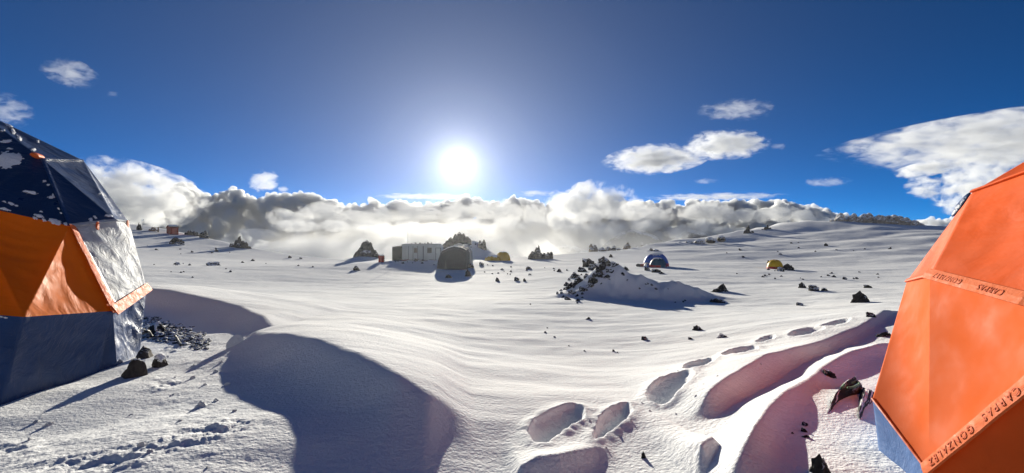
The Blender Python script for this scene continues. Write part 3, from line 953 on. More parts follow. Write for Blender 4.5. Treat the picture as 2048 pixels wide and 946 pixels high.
# --- red oil drum
y = 60.0; k = U(y); g = base_at(763, y)
dm = empty('oil_drum', (g.x, y, g.z), 'red oil drum standing upright in the snow between rock pillar and hut', 'drum')
bm = bmesh.new(); prof = [(0, .40), (.03, .415), (.3, .415), (.33, .435), (.36, .415), (.64, .415), (.67, .435), (.70, .415), (.97, .415), (1.0, .43)]
rows = [[bm.verts.new((r*math.cos(2*math.pi*q/24), r*math.sin(2*math.pi*q/24), z-.05)) for q in range(24)] for z, r in prof]
for a, b in zip(rows[:-1], rows[1:]):
    for q in range(24): bm.faces.new((a[q], a[(q+1) % 24], b[(q+1) % 24], b[q]))
bm.faces.new(rows[0][::-1]); bm.faces.new(rows[-1])
bm_obj('drum_body', bm, M_DRUM, dm, smooth=True)
bm = bmesh.new(); bmesh.ops.create_cone(bm, cap_ends=True, segments=20, radius1=.38, radius2=.30, depth=.10)
bmesh.ops.translate(bm, verts=bm.verts, vec=(0, 0, 1.003))
bm_obj('snow_cap', bm, M_SNOWCAP, dm, smooth=False)
bm = bmesh.new(); tube(bm, [Vector((.25, -.2, .97)), Vector((.27, -.2, 1.25))], .02)
bm_obj('spout', bm, M_POLE, dm)

# --- grey house-shaped mess tents
def house_tent(name, px, y, outline_px, depth, m, label, skew=0, rot=0):
    """outline_px: bottom-left .. round .. bottom-right of the gable seen in the photograph"""
    k = U(y); g = base_at(px, y)
    t = empty(name, (g.x, y, g.z), label, 'tent', rz=rot)
    O = [((a-px)*k, max(CZ-(b-HZ)*k-g.z, -.3)) for a, b in outline_px]
    bm = bmesh.new()
    n = len(O)
    # the gable end, bulging a little in the wind
    rows = []
    for s in range(0, 9):
        f = s/8
        rows.append([bm.verts.new((x*(1-.02*math.sin(f*math.pi))+skew*f, f*depth, z*(1-.035*math.sin(f*math.pi)))) for x, z in O])
    for a, b in zip(rows[:-1], rows[1:]):
        for i in range(n-1): bm.faces.new((a[i], b[i], b[i+1], a[i+1]))
    for r_, s in ((rows[0], 1), (rows[-1], -1)):
        bm.faces.new(r_ if s > 0 else r_[::-1])
    bmesh.ops.recalc_face_normals(bm, faces=bm.faces)
    bmesh.ops.subdivide_edges(bm, edges=bm.edges[:], cuts=2, use_grid_fill=True)
    bmesh.ops.triangulate(bm, faces=[f for f in bm.faces if len(f.verts) > 4])
    for v in bm.verts:
        v.co += Vector((mnoise.noise(v.co*1.3), mnoise.noise(v.co*1.3+Vector((9, 0, 0))), mnoise.noise(v.co*1.3+Vector((0, 9, 0)))))*.05
    bm_obj('canvas', bm, m, t, smooth=False)
    return t, O, k, g
gt, O, k, g = house_tent('mess_tent', 905, 56.0, [(873, 540), (876, 520), (880, 509), (884, 502), (895, 496), (908, 492.5), (921, 495), (931.5, 499.5), (933, 515), (933.5, 540)], 3.6, M_GREYTENT, 'dark grey house-shaped mess tent in front of the pale hut, snow along its roof edge')
def along(name, pts, rad, m, parent, seg=8):
    bm = bmesh.new(); tube(bm, pts, rad, seg); return bm_obj(name, bm, m, parent, smooth=True)
ro = [Vector((x, .25, z+.02)) for x, z in O[3:8]]
along('roof_snow', [p+Vector((0, -.2, 0)) for p in ro], [.05, .07, .08, .07, .05], M_SNOWCAP, gt)
ex = [(x, z) for x, z in O]
along('roof_seam', [Vector((x, -.03, z-.3)) for x, z in O[3:8]], .03, M_JOINT, gt)
x0 = (889-905)*k; x1 = (894-905)*k
bm = bmesh.new(); extrude_y(bm, [(x0, -.1), (x1, -.1), ((891.5-905)*k, 1.3)], -.1, -.03)
bm_obj('door_flap', bm, M_JOINT, gt)
bm = bmesh.new(); extrude_y(bm, [((884-905)*k, 1.72), ((929-905)*k, 1.80), ((929-905)*k, 1.86), ((884-905)*k, 1.78)], -.06, -.02)
bm_obj('valance', bm, M_GREYTENT, gt)
gt2, O2, k2, g2 = house_tent('mess_tent', 922, 61.5, [(900, 530), (902, 510), (909, 497), (918, 491), (924, 490.5), (933, 496), (940, 505), (941, 530)], 3.6, M_GREYTENT2, 'pale grey mess tent half hidden behind the dark one, beside the rocky hillock')
along('roof_snow', [Vector((x, .05, z+.03)) for x, z in O2[2:7]], [.05, .07, .08, .07, .05], M_SNOWCAP, gt2)

# --- small dome tents
def dome(name, px, y, w, h, d, m, label, rot=0, band=None, group=None, squareness=1.0, snow=0.0, door=None, seams=True, pole=None):
    g = base_at(px, y)
    t = empty(name, (g.x, y, g.z-.03), label, 'tent', group, rot)
    def P(a, e, off=0.0, lo=0.0):
        # a: azimuth, e: 0 at the ground .. 1 at the top
        r = math.cos(e*math.pi/2)**squareness
        ribs = 1+.035*abs(math.cos(2*a))-.02
        z = math.sin(e*math.pi/2)
        return Vector(((w/2*r*ribs+off*r)*math.cos(a), (d/2*r*ribs+off*r)*math.sin(a), h*z+off*z+lo))
    def shell(name, e0, e1, mm, off, a0=0, a1=2*math.pi, na=40, ne=14, parent=t, rag=0, th=.02):
        bm = bmesh.new(); R = []
        full = abs(a1-a0-2*math.pi) < 1e-6
        for i in range(ne+1):
            row = []
            for q in range(na if full else na+1):
                a = a0+(a1-a0)*q/na
                ee = e0+(e1-e0)*i/ne
                if rag and i == 0:
                    ee += rag*mnoise.noise(Vector((math.cos(a)*3, math.sin(a)*3, px)))
                row.append(bm.verts.new(P(a, min(max(ee, 0), .9995), off)))
            R.append(row)
        for A, B in zip(R[:-1], R[1:]):
            m_ = len(A)
            for q in range(m_ if full else m_-1): bm.faces.new((A[q], A[(q+1) % m_], B[(q+1) % m_], B[q]))
        if full and e1 >= .999: bm.faces.new(R[-1])
        bmesh.ops.recalc_face_normals(bm, faces=bm.faces)
        o = bm_obj(name, bm, mm, parent, smooth=True)
        if th:
            pass
        return o
    shell('canopy', 0 if band is None else .0, 1.0, m, 0)
    if band is not None:
        shell('base_band', -.0, .17, band, .02, ne=4)
    if snow:
        shell('snow_cap', 1-snow, 1.0, M_SNOWCAP, .05, rag=.25)
    if seams:
        for a in (math.pi/4, 3*math.pi/4):
            pts = [P(a, e/10, .025) for e in range(0, 10)]+[P(a+math.pi, e/10, .025) for e in range(9, -1, -1)]
            pts[9] = P(a, .97, .03)
            bm = bmesh.new(); tube(bm, pts, .025, 6); bm_obj('pole_sleeve', bm, pole or m, t, smooth=True)
    if door:
        a0, mm = door
        shell('door', .03, .62, mm, .03, a0-.38, a0+.38, 8, 8)
    return t
y = 51.5; k = U(y)
dome('dome_tent', 1312, y+1.2, 50*k, 27*k, 2.6, M_BLUETENT, 'large royal blue dome tent with snow on top and a red base', 0, M_REDBAND, None, .72, .30, (-1.9, M_BLUETENT))
dome('dome_tent', 1316, y-.9, 33*k, 18.5*k, 1.9, M_TEALTENT, 'small dark teal dome tent pitched in front of the large royal blue one', .2, M_REDBAND, None, .8, .26, (-1.4, M_TEALTENT))
dome('dome_tent', 1293, y-.5, 9*k, 9*k, .8, M_WHITE, 'tiny white and blue porch tent at the corner of the royal blue tent', .1, M_BLUETENT, None, .8, 0, (-1.5, M_BLUETENT))
y = 52.0; k = U(y)
dome('dome_tent', 1549.5, y, 28*k, 18*k, 1.8, M_YEL2, 'bright yellow dome tent with a red base on the open snow', .35, M_REDBAND, None, .75, 0, (-1.0, M_YEL2))
dome('dome_tent', 1006, 74, 29*U(74), 18*U(74), 2.4, M_YELTENT, 'dull yellow dome tent, taller of the two yellow ones beside the hillock', 0, None, None, .7, .25, None)
dome('dome_tent', 985, 72.5, 32*U(72.5), 12.5*U(72.5), 2.0, M_YELTENT, 'low collapsed yellow tent lying against the taller dull yellow tent', .1, None, None, .8, .5, None)

# --- red hut on the ridge
y = 104.0; k = U(y); g = base_at(345, y)
rh = empty('hut', (g.x, y, g.z), 'small red gabled hut standing alone on the snowy ridge', 'hut', rz=R_(-34))
wz = 13*k; 
bm = bmesh.new()
extrude_y(bm, [(-1.15, -.4), (1.15, -.4), (1.15, 1.45), (0, 2.05), (-1.15, 1.45)], -.85, .85)
bm_obj('wall', bm, M_RED, rh)
bm = bmesh.new(); extrude_y(bm, [(-1.3, 1.42), (0, 2.08), (1.3, 1.42), (1.3, 1.52), (0, 2.2), (-1.3, 1.52)], -.97, .97)
bm_obj('roof', bm, M_RED, rh)
bm = bmesh.new(); extrude_y(bm, [(-.9, 1.745), (0, 2.205), (.7, 1.85), (.66, 1.95), (0, 2.3), (-.85, 1.85)], -.9, .9)
bm_obj('roof_snow', bm, M_SNOWCAP, rh)
boxes('door', [(1.153, 1.20, -.45, .5, 0.0, 1.3)], M_REDPALE, rh)

# flag pole on the ridge
y = 104.0; k = U(y); g = base_at(285, y)
fp = empty('flag_pole', (g.x, y, g.z), 'slender pole with a small pale flag standing on the ridge by a dark boulder', 'flag pole')
bm = bmesh.new(); tube(bm, [Vector((0, 0, -.2)), Vector((.12, 0, 1.4)), Vector((.36, 0, 2.7))], .03); bm_obj('pole', bm, M_POLE, fp)
bm = bmesh.new()
R = []
for i in range(7):
    R.append([bm.verts.new((.33-.11*i, .08*math.sin(i*1.3)+.01*s, 2.75-.08*i*.4-j*.16+.02*math.sin(i*2))) for j in range(4) for s in (0,)])
for a, b in zip(R[:-1], R[1:]):
    for j in range(3): bm.faces.new((a[j], b[j], b[j+1], a[j+1]))
bmesh.ops.solidify(bm, geom=bm.faces[:], thickness=.02)
bm_obj('flag', bm, M_FLAGW, fp)
# cable reel table
g = base_at(316.5, y)
ct = empty('table', (g.x, y, g.z), 'dark table on a single post silhouetted on the ridge beside the red hut', 'table')
boxes('tabletop', [(-.62, .62, -.5, .5, 1.12, 1.22)], M_WOOD, ct)
boxes('post', [(-.1, .1, -.1, .1, -.2, 1.12)], M_WOOD, ct)
boxes('bench', [(-.75, .75, -.75, -.45, .42, .5)], M_WOOD, ct)
boxes('brace', [(-.5, .5, -.44, -.36, .43, .49)], M_WOOD, ct)

# boards and planks in the snow before the hut
rg = random.Random(12)
for i in range(9):
    px = rg.uniform(800, 868); y = rg.uniform(64.5, 68.5)
    g = base_at(px, y)
    o = boxes('plank', [(-.6-.3*rg.random(), .6, -.09, .09, 0, .06)], M_RED if i in (2, 5) else M_WOOD, None, .01)
    o.location = g+Vector((0, 0, .12)); o.rotation_euler = (rg.uniform(-.1, .1), rg.uniform(-.3, .3), rg.uniform(-.7, .7))
    if i in (2, 5):
        tag(o, 'red painted plank lying in the snow in front of the long pale hut', 'plank', 'planks before the hut')
    else:
        tag(o, 'grey weathered plank lying in the snow in front of the long pale hut', 'plank', 'planks before the hut')
# bags beside the blue tents
for i, (px, col, lab) in enumerate(((1277, M_GREYTENT, 'grey duffel bag dropped in the snow beside the blue tents'), (1284, M_REDPALE, 'faded red duffel bag beside the blue tents'))):
    g = base_at(px, 52.5)
    bm = bmesh.new(); bmesh.ops.create_icosphere(bm, subdivisions=3, radius=1)
    for v in bm.verts:
        c_ = v.co.copy(); v.co = Vector((c_.x*.36*(1-.15*c_.x*c_.x), c_.y*.22, .16+c_.z*.2))*(1+.12*mnoise.noise(c_*2.5+Vector((i*7, 0, 0))))
    o = bm_obj('duffel_bag', bm, col, None, g, True); tag(o, lab, 'bag')
g = base_at(1537, 53.3)
bm = bmesh.new(); bmesh.ops.create_icosphere(bm, subdivisions=3, radius=1)
for v in bm.verts:
    c_ = v.co.copy(); v.co = Vector((c_.x*.22, c_.y*.2, .42+c_.z*.5))*(1+.1*mnoise.noise(c_*2.5))
tag(bm_obj('backpack', bm, M_BLACK, None, g, True), 'black backpack standing behind the bright yellow tent', 'backpack')

# --- far mountains in the valley mist
def mountain(pts, D, label, seed, depth=500):
    """pts: skyline in pixels"""
    bm = bmesh.new(); T = np.array(pts, float)
    n = 70; R = []
    for i in range(n+1):
        px = T[0, 0]+(T[-1, 0]-T[0, 0])*i/n
        top = np.interp(px, T[:, 0], T[:, 1])+.8*mnoise.noise(Vector((px*.12, seed, 0)))+.5*mnoise.noise(Vector((px*.4, seed, 3)))
        row = []
        for j in range(-14, 15):
            f = abs(j)/14
            p = px3(px, top, D); base = -480
            rid = mnoise.noise(Vector((px*.06, j*.3, seed)))*40*f+mnoise.noise(Vector((px*.2, j*.8, seed)))*14*f
            row.append(bm.verts.new((p.x+rid*.6, D+j/14*depth, p.z+(base-p.z)*f**.9+rid)))
        R.append(row)
    for a, b in zip(R[:-1], R[1:]):
        for j in range(28): bm.faces.new((a[j], b[j], b[j+1], a[j+1]))
    bmesh.ops.recalc_face_normals(bm, faces=bm.faces)
    return tag(bm_obj('mountain', bm, M_MTN, None, smooth=True), label, None, None, 'structure')
M_MTN = mat('snowy mountain rock', (.3, .31, .33), .9, 0, 0)
_t = NT(M_MTN)
_g = _t.n('ShaderNodeNewGeometry'); _s = _t.n('ShaderNodeSeparateXYZ'); _t.l(_g.outputs['Normal'], _s.inputs[0])
_n = _t.math('ADD', _s.outputs['Z'], _t.math('MULTIPLY', _t.math('SUBTRACT', _t.noise(_t.coord(), .02, 6), .5), .9))
_t.l(_t.ramp(_n, [(.72, (.12, .125, .14)), (.95, (.6, .62, .65))]), _t.b.inputs['Base Color'])
mountain([(1150, 540), (1195, 500), (1215, 483), (1240, 466), (1262, 457), (1285, 462), (1310, 472), (1340, 490), (1400, 530)], 4480, 'grey peak dimly seen through the valley mist', 3)
mountain([(1290, 540), (1330, 492), (1352, 474), (1378, 457), (1400, 464), (1430, 470), (1470, 480), (1520, 540)], 4600, 'second grey peak behind the right-hand slope', 9)
mountain([(1060, 540), (1085, 510), (1105, 497), (1130, 489), (1150, 493), (1180, 503), (1210, 520)], 3800, 'pale snow hill fading into the mist', 15)
# ---------------------------------------------------------------- rocks
def rock_mat(name, dark, light, snow=(.56, .74), warm=0.0, nscale=2.5):
    m = mat(name, dark, .88, 0, .25)
    t = NT(m)
    c = t.coord()
    n = t.noise(c, nscale, 8, .65, .4)
    rockc = t.ramp(n, [(.32, dark), (.68, light)])
    out = rockc
    if snow:
        gg = t.n('ShaderNodeNewGeometry'); sx = t.n('ShaderNodeSeparateXYZ'); t.l(gg.outputs['Normal'], sx.inputs[0])
        k = t.math('ADD', sx.outputs['Z'], t.math('MULTIPLY', t.math('SUBTRACT', t.noise(c, nscale*1.6, 5, .6), .5), .9))
        f = t.ramp(k, [(snow[0], (0, 0, 0)), (snow[1], (1, 1, 1))])
        mx = t.n('ShaderNodeMix', data_type='RGBA')
        t.l(f, mx.inputs[0]); t.l(rockc, mx.inputs[6]); mx.inputs[7].default_value = (.88, .89, .9, 1)
        out = mx.outputs[2]
    t.l(out, t.b.inputs['Base Color'])
    b = t.bump(t.noise(c, nscale*3, 8, .7), .12/nscale, .9)
    b = t.bump(t.noise(c, nscale*14, 4, .6), .02/nscale, .7, b)
    t.l(b, t.b.inputs['Normal'])
    return m
M_ROCK = rock_mat('dark lava rock', (.018, .018, .02), (.055, .052, .05), (.62, .8))
M_ROCKS = rock_mat('snow dusted lava rock', (.022, .022, .024), (.075, .07, .065), (.42, .62))
M_BOULDER = rock_mat('brown grey boulder', (.035, .030, .027), (.10, .085, .075), (.80, .9), nscale=6)
M_CRAG = rock_mat('sun lightened crag', (.17, .145, .115), (.42, .37, .30), (.38, .60), nscale=.9)  # base lightened to stand for sunlight on these backlit crags
M_FARROCK = rock_mat('far lava crag', (.026, .029, .033), (.08, .083, .086), (.60, .78), nscale=1.2)
M_TAN = rock_mat('tan boulder', (.16, .10, .06), (.32, .22, .15), (.5, .7))

def rock_mesh(name, seed, flat=.65, cuts=9, rough=.16, sub=4, squash=(1, 1)):
    """a broken boulder: a ball with planes sliced off, then roughened"""
    rg = random.Random(seed)
    bm = bmesh.new(); bmesh.ops.create_icosphere(bm, subdivisions=sub, radius=1)
    pl = []
    for i in range(cuts):
        a = rg.uniform(0, 2*math.pi); e = rg.uniform(-.3, 1.2)
        pl.append((Vector((math.cos(a)*math.cos(e), math.sin(a)*math.cos(e), math.sin(e))), rg.uniform(.45, .85)))
    so = Vector((rg.uniform(0, 90), rg.uniform(0, 90), rg.uniform(0, 90)))
    for v in bm.verts:
        p = v.co.copy()
        for nn, d in pl:
            q = p.dot(nn)
            if q > d: p -= nn*(q-d)*.97
        n1 = mnoise.noise(p*1.7+so); n2 = mnoise.noise(p*4.5+so); n3 = mnoise.noise(p*11+so)
        p *= 1+rough*(n1+.5*n2+.25*n3)
        v.co = Vector((p.x*squash[0], p.y*squash[1], p.z*flat))
    zmin = min(v.co.z for v in bm.verts); xs = max(abs(v.co.x) for v in bm.verts); zx = max(v.co.z for v in bm.verts)
    for v in bm.verts:                # unit width 1, unit height 1 above the snow, some of it buried
        v.co.x *= .5/xs; v.co.y *= .5/xs; v.co.z = v.co.z/zx
        if v.co.z < 0: v.co.z *= .4
    me = bpy.data.meshes.new(name); bm.to_mesh(me); bm.free()
    me.polygons.foreach_set('use_smooth', [False]*len(me.polygons))
    return me
ROCKS = [rock_mesh('rock', s, f, c, r, 4) for s, f, c, r in ((1, .6, 13, .34), (2, .5, 15, .4), (3, .8, 12, .32), (4, .55, 16, .42), (5, .7, 13, .36), (6, .45, 12, .38))]
ROCKS_D = []
for me in ROCKS:
    a = me.copy(); a.materials.append(M_ROCK); b = me.copy(); b.materials.append(M_ROCKS); ROCKS_D.append((a, b))
rgr = random.Random(21)
def put_rock(px, py, w, h, label=None, group=None, kind=0, snowy=False, y=None, name='rock', dz=0.0, rot=None, dy=.8):
    """a rock seen at (px, py) = middle of its foot, w by h pixels"""
    g = on_snow(px, py) if y is None else base_at(px, y)
    k = U(g.y)
    o = bpy.data.objects.new(name, ROCKS_D[kind % 6][1 if snowy else 0])
    o.location = g+Vector((0, w*k*.25*dy, dz-.16*h*k))
    o.scale = (w*k*1.08, w*k*1.0*dy, h*k*1.17)
    o.rotation_euler = (0, 0, rgr.uniform(-.6, .6) if rot is None else rot)
    COL.objects.link(o)
    return tag(o, label, 'rock', group)

# --- the boulders holding down the blue tent's corner, with lying snow
def boulder(px, py, w, h, y, seed, label, snow=True, rot=0, flat=.7, cuts=9, rough=.1, dxyz=(0, 0, 0), m=None):
    g = on_snow(px, py); k = U(g.y); g.z -= .05*h*k
    t = empty('boulder', g+Vector(dxyz), label, 'boulder', rz=rot)
    me = rock_mesh('stone', seed, flat, cuts, rough, 5)
    for v in me.vertices: v.co = Vector((v.co.x*w*k, v.co.y*w*k*.85, v.co.z*h*k))
    link('stone', me, m or M_BOULDER, t)
    if snow:
        bm = bmesh.new(); bm.from_mesh(me)
        dele = []
        bm.normal_update()
        for f in bm.faces:
            c_ = f.calc_center_median()
            if f.normal.z+.28*mnoise.noise(c_*9+Vector((seed, 0, 0))) < snow: dele.append(f)
        bmesh.ops.delete(bm, geom=dele, context='FACES')
        # keep the largest patch so that the cap is one piece
        seen, best = set(), []
        for f in bm.faces:
            if f in seen: continue
            st, comp = [f], []
            seen.add(f)
            while st:
                q = st.pop(); comp.append(q)
                for e in q.edges:
                    for l in e.link_faces:
                        if l not in seen: seen.add(l); st.append(l)
            if len(comp) > len(best): best = comp
        bs = set(best)
        bmesh.ops.delete(bm, geom=[f for f in bm.faces if f not in bs], context='FACES')
        bm.normal_update()
        bnd = {v for e in bm.edges if len(e.link_faces) == 1 for v in e.verts}
        for v in bm.verts:
            v.co += v.normal*(.003 if v in bnd else .025+.012*mnoise.noise(v.co*30))
        bm_obj('snow_cap', bm, M_SNOWCAP, t, smooth=True)
    return t
boulder(272, 752, 62, 36, 6.35, 14, 'large brown-grey boulder with a snow cap at the foot of the navy tent', .6, .2, .8, 14, .14)
boulder(291, 715, 40, 24, 6.75, 27, 'smooth bare dark boulder tilted just behind the snow-capped one by the navy tent', None, -.3, .9, 13, .10)
boulder(318, 733, 28, 22, 6.5, 33, 'small boulder half under snow, beside the large one at the navy tent', .35, .5, .7, 9, .08)
boulder(318, 664, 44, 20, 8.2, 38, 'black stone with snow on it lying under a loose strap near the navy tent', .45, .2, .7, 9, .1, m=M_ROCK)

# loose black strap
def strap(name, pxs, rad, m, label, cat, lift=.02):
    pts = []
    for a in pxs:
        if len(a) == 3: p = px3(*a)
        else:
            p = on_snow(*a); p.z += lift
        pts.append(np.array(p))
    P = [Vector(p) for p in catmull(np.array(pts), False, 6)]+[Vector(pts[-1])]
    bm = bmesh.new(); tube(bm, P, rad, 7)
    return tag(bm_obj(name, bm, m, None, smooth=True), label, cat)
strap('strap', [(283, 668, 7.8), (296, 662, 7.7), (304, 674), (316, 676), (335, 672), (350, 674), (356, 684), (362, 692)], .022, M_BLACK, 'loose black tie-down strap trailing over the snow from the navy tent', 'strap')

# gravel where the wind has swept the snow away
def gravel():
    rg = random.Random(5)
    V, Fc = [], []; off = 0
    v0, f0 = ico(1)
    n = 0
    while n < 760:
        px, py = rg.uniform(282, 420), rg.uniform(634, 700)
        a = (px-285)/130
        c = 640+a*38
        wdt = 12+ (14 if a < .3 else 10)
        q = abs(py-c-8)/wdt
        if rg.random() < q*.9 or q > 1.3 or rg.random() < a*.75: continue
        n += 1
        g = on_snow(px, py)
        r = rg.uniform(.010, .034)*(1 if rg.random() < .9 else 1.7)
        jit = np.array([[rg.uniform(.6, 1.3) for _ in range(3)] for _ in v0])
        V.append(v0*jit*np.array((r*1.3, r*1.3, r*.9))+np.array(g)+np.array((0, 0, r*.25)))
        Fc.append(f0+off); off += len(v0)
    me = mesh_from('gravel', np.vstack(V), np.vstack(Fc).tolist())
    return tag(link('gravel', me, M_ROCK), 'bare black gravel swept free of snow beside the navy tent', None, None, 'stuff')
gravel()

# chunk of wind-carved snow on the drift, and clods of broken crust
def clod(px, py, w, h, seed, label, group=None):
    g = on_snow(px, py); k = U(g.y)
    me = rock_mesh('snow_clod', seed, .7, 6, .3, 3)
    o = link('snow_clod', me, M_SNOWCAP, None, g+Vector((0, 0, -.01)))
    o.scale = (w*k, w*k*.8, h*k); o.rotation_euler = (0, 0, seed)
    return tag(o, label, 'snow clod', group)
clod(470, 690, 32, 22, 4, 'ragged white lump of broken snow crust at the edge of the long shaded drift')
for i, (px, py, w) in enumerate([(400, 815, 26), (432, 802, 14), (385, 757, 12), (410, 770, 10), (345, 790, 9), (360, 842, 12), (300, 905, 16), (282, 892, 20), (262, 830, 8), (430, 745, 14), (455, 770, 12), (98, 850, 16), (72, 845, 12), (60, 880, 14), (415, 935, 10), (335, 715, 9), (444, 725, 12), (388, 732, 10), (470, 822, 12), (350, 755, 8)]):
    clod(px, py, w, w*.55, 40+i, 'small white clod of broken crust on the trampled snow near the navy tent', 'clods of broken snow crust')

for i, (px, py, w) in enumerate([(1180, 842, 9), (1140, 905, 10), (1100, 908, 7), (1262, 842, 9), (1284, 806, 8), (1300, 822, 9), (1352, 828, 8), (1392, 792, 8), (1436, 752, 7), (1405, 768, 7), (1522, 728, 6), (1240, 872, 10), (1212, 895, 9), (1356, 742, 6)]):
    clod(px, py, w, w*.5, 80+i, 'small white crumb of snow kicked up beside the line of footprints', 'snow crumbs by the footprints')
# --- rocks by the orange tent
def wedge(px0, py0, px1, py1, wpx, y, label, seed, hgt=.10):
    """a shard lying between two pixels"""
    a, b = on_snow(px0, py0), on_snow(px1, py1)
    mid = (a+b)/2; L_ = (b-a).length
    me = rock_mesh('rock', seed, .5, 9, .18, 4)
    for v in me.vertices: v.co = Vector((v.co.x*L_, v.co.y*wpx*U(mid.y)*(1.25-.9*(v.co.x+.5)), v.co.z*hgt*(1.3-.8*(v.co.x+.5))))
    o = link('rock', me, M_ROCK, None, mid-Vector((0, 0, .02)))
    o.rotation_euler = (0, math.atan2(a.z-b.z, (b-a).to_2d().length), math.atan2(b.y-a.y, b.x-a.x))
    return tag(o, label, 'rock')
wedge(1712, 762, 1655, 834, 46, 0, 'long black lava shard beside the orange tent, crossed by a green cord', 5, .17)
wedge(1738, 778, 1718, 840, 40, 0, 'black pointed rock wedged against the foot of the orange tent', 6, .17)
strap('cord', [(1684, 796), (1692, 786), (1704, 785), (1713, 781), (1718, 788), (1708, 795), (1696, 797)], .011, mat('faded green cord', (.10, .20, .10), .8), 'faded green cord looped round the long black shard by the orange tent', 'cord', .10)
put_rock(1648, 952, 46, 40, 'snow-flecked grey rock at the very front of the bank by the orange tent', None, 2, True)
put_rock(1660, 754, 28, 12, 'flat black rock half buried in the shaded trench by the orange tent', None, 1)
for (px, py, w, h, k) in ((1612, 852, 16, 7, 0), (1609, 864, 15, 7, 1), (1614, 876, 14, 6, 3), (1586, 868, 7, 4, 2)):
    put_rock(px, py, w, h, 'little dark stone on the rim of the trench below the orange tent', 'stones on the trench rim', k)
put_rock(1288, 917, 12, 14, 'tiny grey stone poking from bright snow next to the footprints', None, 2, True)
# --- named rocks on the open snow
for args in [
    (1728, 605, 38, 23, 'rounded black boulder with a snowy flank near the orange tent', 2, False),
    (1737, 576, 18, 6, 'flat dark rock beyond the rounded black boulder', 1, False),
    (1746, 634, 20, 9, 'pointed dark rock at the upper end of the trodden trench', 4, False),
    (1774, 674, 26, 10, 'dark rock tip at the edge of the orange tent above the trench', 3, False),
    (1607, 576, 17, 12, 'upright snow-streaked rock on the open snow below the yellow tent', 2, True),
    (1633, 582, 24, 12, 'pale snow-plastered rock beside the upright streaked one', 4, True),
    (1651, 582, 16, 6, 'low rock with a snow tail right of the snow-plastered one', 1, True),
    (1446, 584, 38, 17, 'broad black rock at the end of the mound shade', 3, False),
    (1437, 605, 38, 8, 'flat black slab just below the broad black rock', 1, False),
    (1397, 661, 24, 10, 'black peaked stone on the bright snow between mound and footprints', 2, False),
    (1446, 675, 22, 7, 'low stone with a long thin shadow above the footprints', 0, True),
    (1291, 680, 16, 7, 'small dark stone left of the black peaked stone', 4, False),
    (1381, 679, 12, 4, 'thin dark stone just below the black peaked stone', 1, False),
    (1177, 639, 12, 5, 'single dark stone on the bright snow below the mound', 3, False),
    (1603, 611, 16, 6, 'pale snow-covered stone alone on the wide bright slope', 4, True),
    (1577, 541, 26, 14, 'dark rock standing beside the bright yellow tent', 3, False),
    (1563, 543, 20, 9, 'snow-streaked low rock in front of the bright yellow tent', 0, True),
    (1538, 540, 8, 4, 'tiny dark stone at the foot of the bright yellow tent', 2, False),
    (711, 541, 22, 10, 'low black rock on the snow below the rock pillar', 4, False),
    (896, 556, 18, 7, 'flat black rock in front of the dark grey mess tent', 1, False),
    (935, 553, 18, 15, 'grey pointed rock at the corner of the dark grey mess tent', 2, False),
    (940, 536, 16, 9, 'black rock beside the wall of the dark grey mess tent', 3, False),
    (962, 531, 14, 7, 'grey slab lying between mess tents and yellow tents', 0, True),
    (995, 563, 12, 8, 'small black twin rock west of the sharp pair on the snow', 4, False),
    (1033, 562, 15, 8, 'larger stone of the black pair on the snow in front of the yellow tents', 0, False),
    (1049, 563, 9, 7, 'smaller stone of the black pair on the snow in front of the yellow tents', 2, False),
    (1057, 538, 16, 5, 'long flat stone on the snow left of the mound', 1, True),
    (1118, 544, 10, 7, 'dark stone leaning on the snow left of the mound', 3, False),
    (346, 489, 34, 15, 'layered snow-streaked outcrop below the red hut', 3, True),
    (350, 529, 18, 6, 'low peaked stone on the slope below the layered outcrop', 2, True),
    (420, 531, 28, 7, 'flat snow-backed rock on the middle of the long slope', 1, True),
    (431, 503, 9, 5, 'tiny black stone in the middle of the long slope', 0, False),
    (275, 460, 14, 16, 'dark upright boulder on the ridge beside the navy tent', 2, False),
    (463, 494, 14, 8, 'snowy lump of rock beside the spiky black crag', 4, True),
    (578, 516, 10, 5, 'black stone on the lower ridge line', 3, False),
    (600, 518, 8, 4, 'small stone next to another on the low ridge', 0, True),
    (1112, 500, 6, 6, 'tiny dark spike on the far snow crest', 2, False),
    (1313, 545, 26, 7, 'row of black rock showing in front of the blue tents', 1, False),
    (1296, 541, 14, 7, 'black rock at the left foot of the blue tents', 4, False),
    (1324, 548, 12, 4, 'thin black stone below the row of rock by the blue tents', 3, False)]:
    put_rock(*args[:4], args[4], None, args[5], args[6])
g = base_at(300, 104)
o = put_rock(300, 0, 20, 8, 'rounded tan boulder on the ridge between flag pole and table', None, 5, False, 104)
o.data = ROCKS[5].copy(); o.data.materials.append(M_TAN)

# stones on the hut roof
y = 70.0; k = U(y)
for i, px in enumerate((821, 829, 838, 843, 848, 853, 857, 861.5)):
    gg = base_at(842, y)
    o = bpy.data.objects.new('rock', ROCKS_D[i % 6][0]); COL.objects.link(o)
    o.location = (gg.x+(px-842)*k, y+.5+.2*(i % 3), gg.z+CZ-(489-HZ)*k-gg.z+.12)
    s_ = .22+.08*(i % 3); o.scale = (s_*1.3, s_, s_*.7); o.rotation_euler = (0, 0, i*1.3)
    tag(o, 'dark stone weighing down the roof of the long pale hut', 'rock', 'stones on the hut roof')

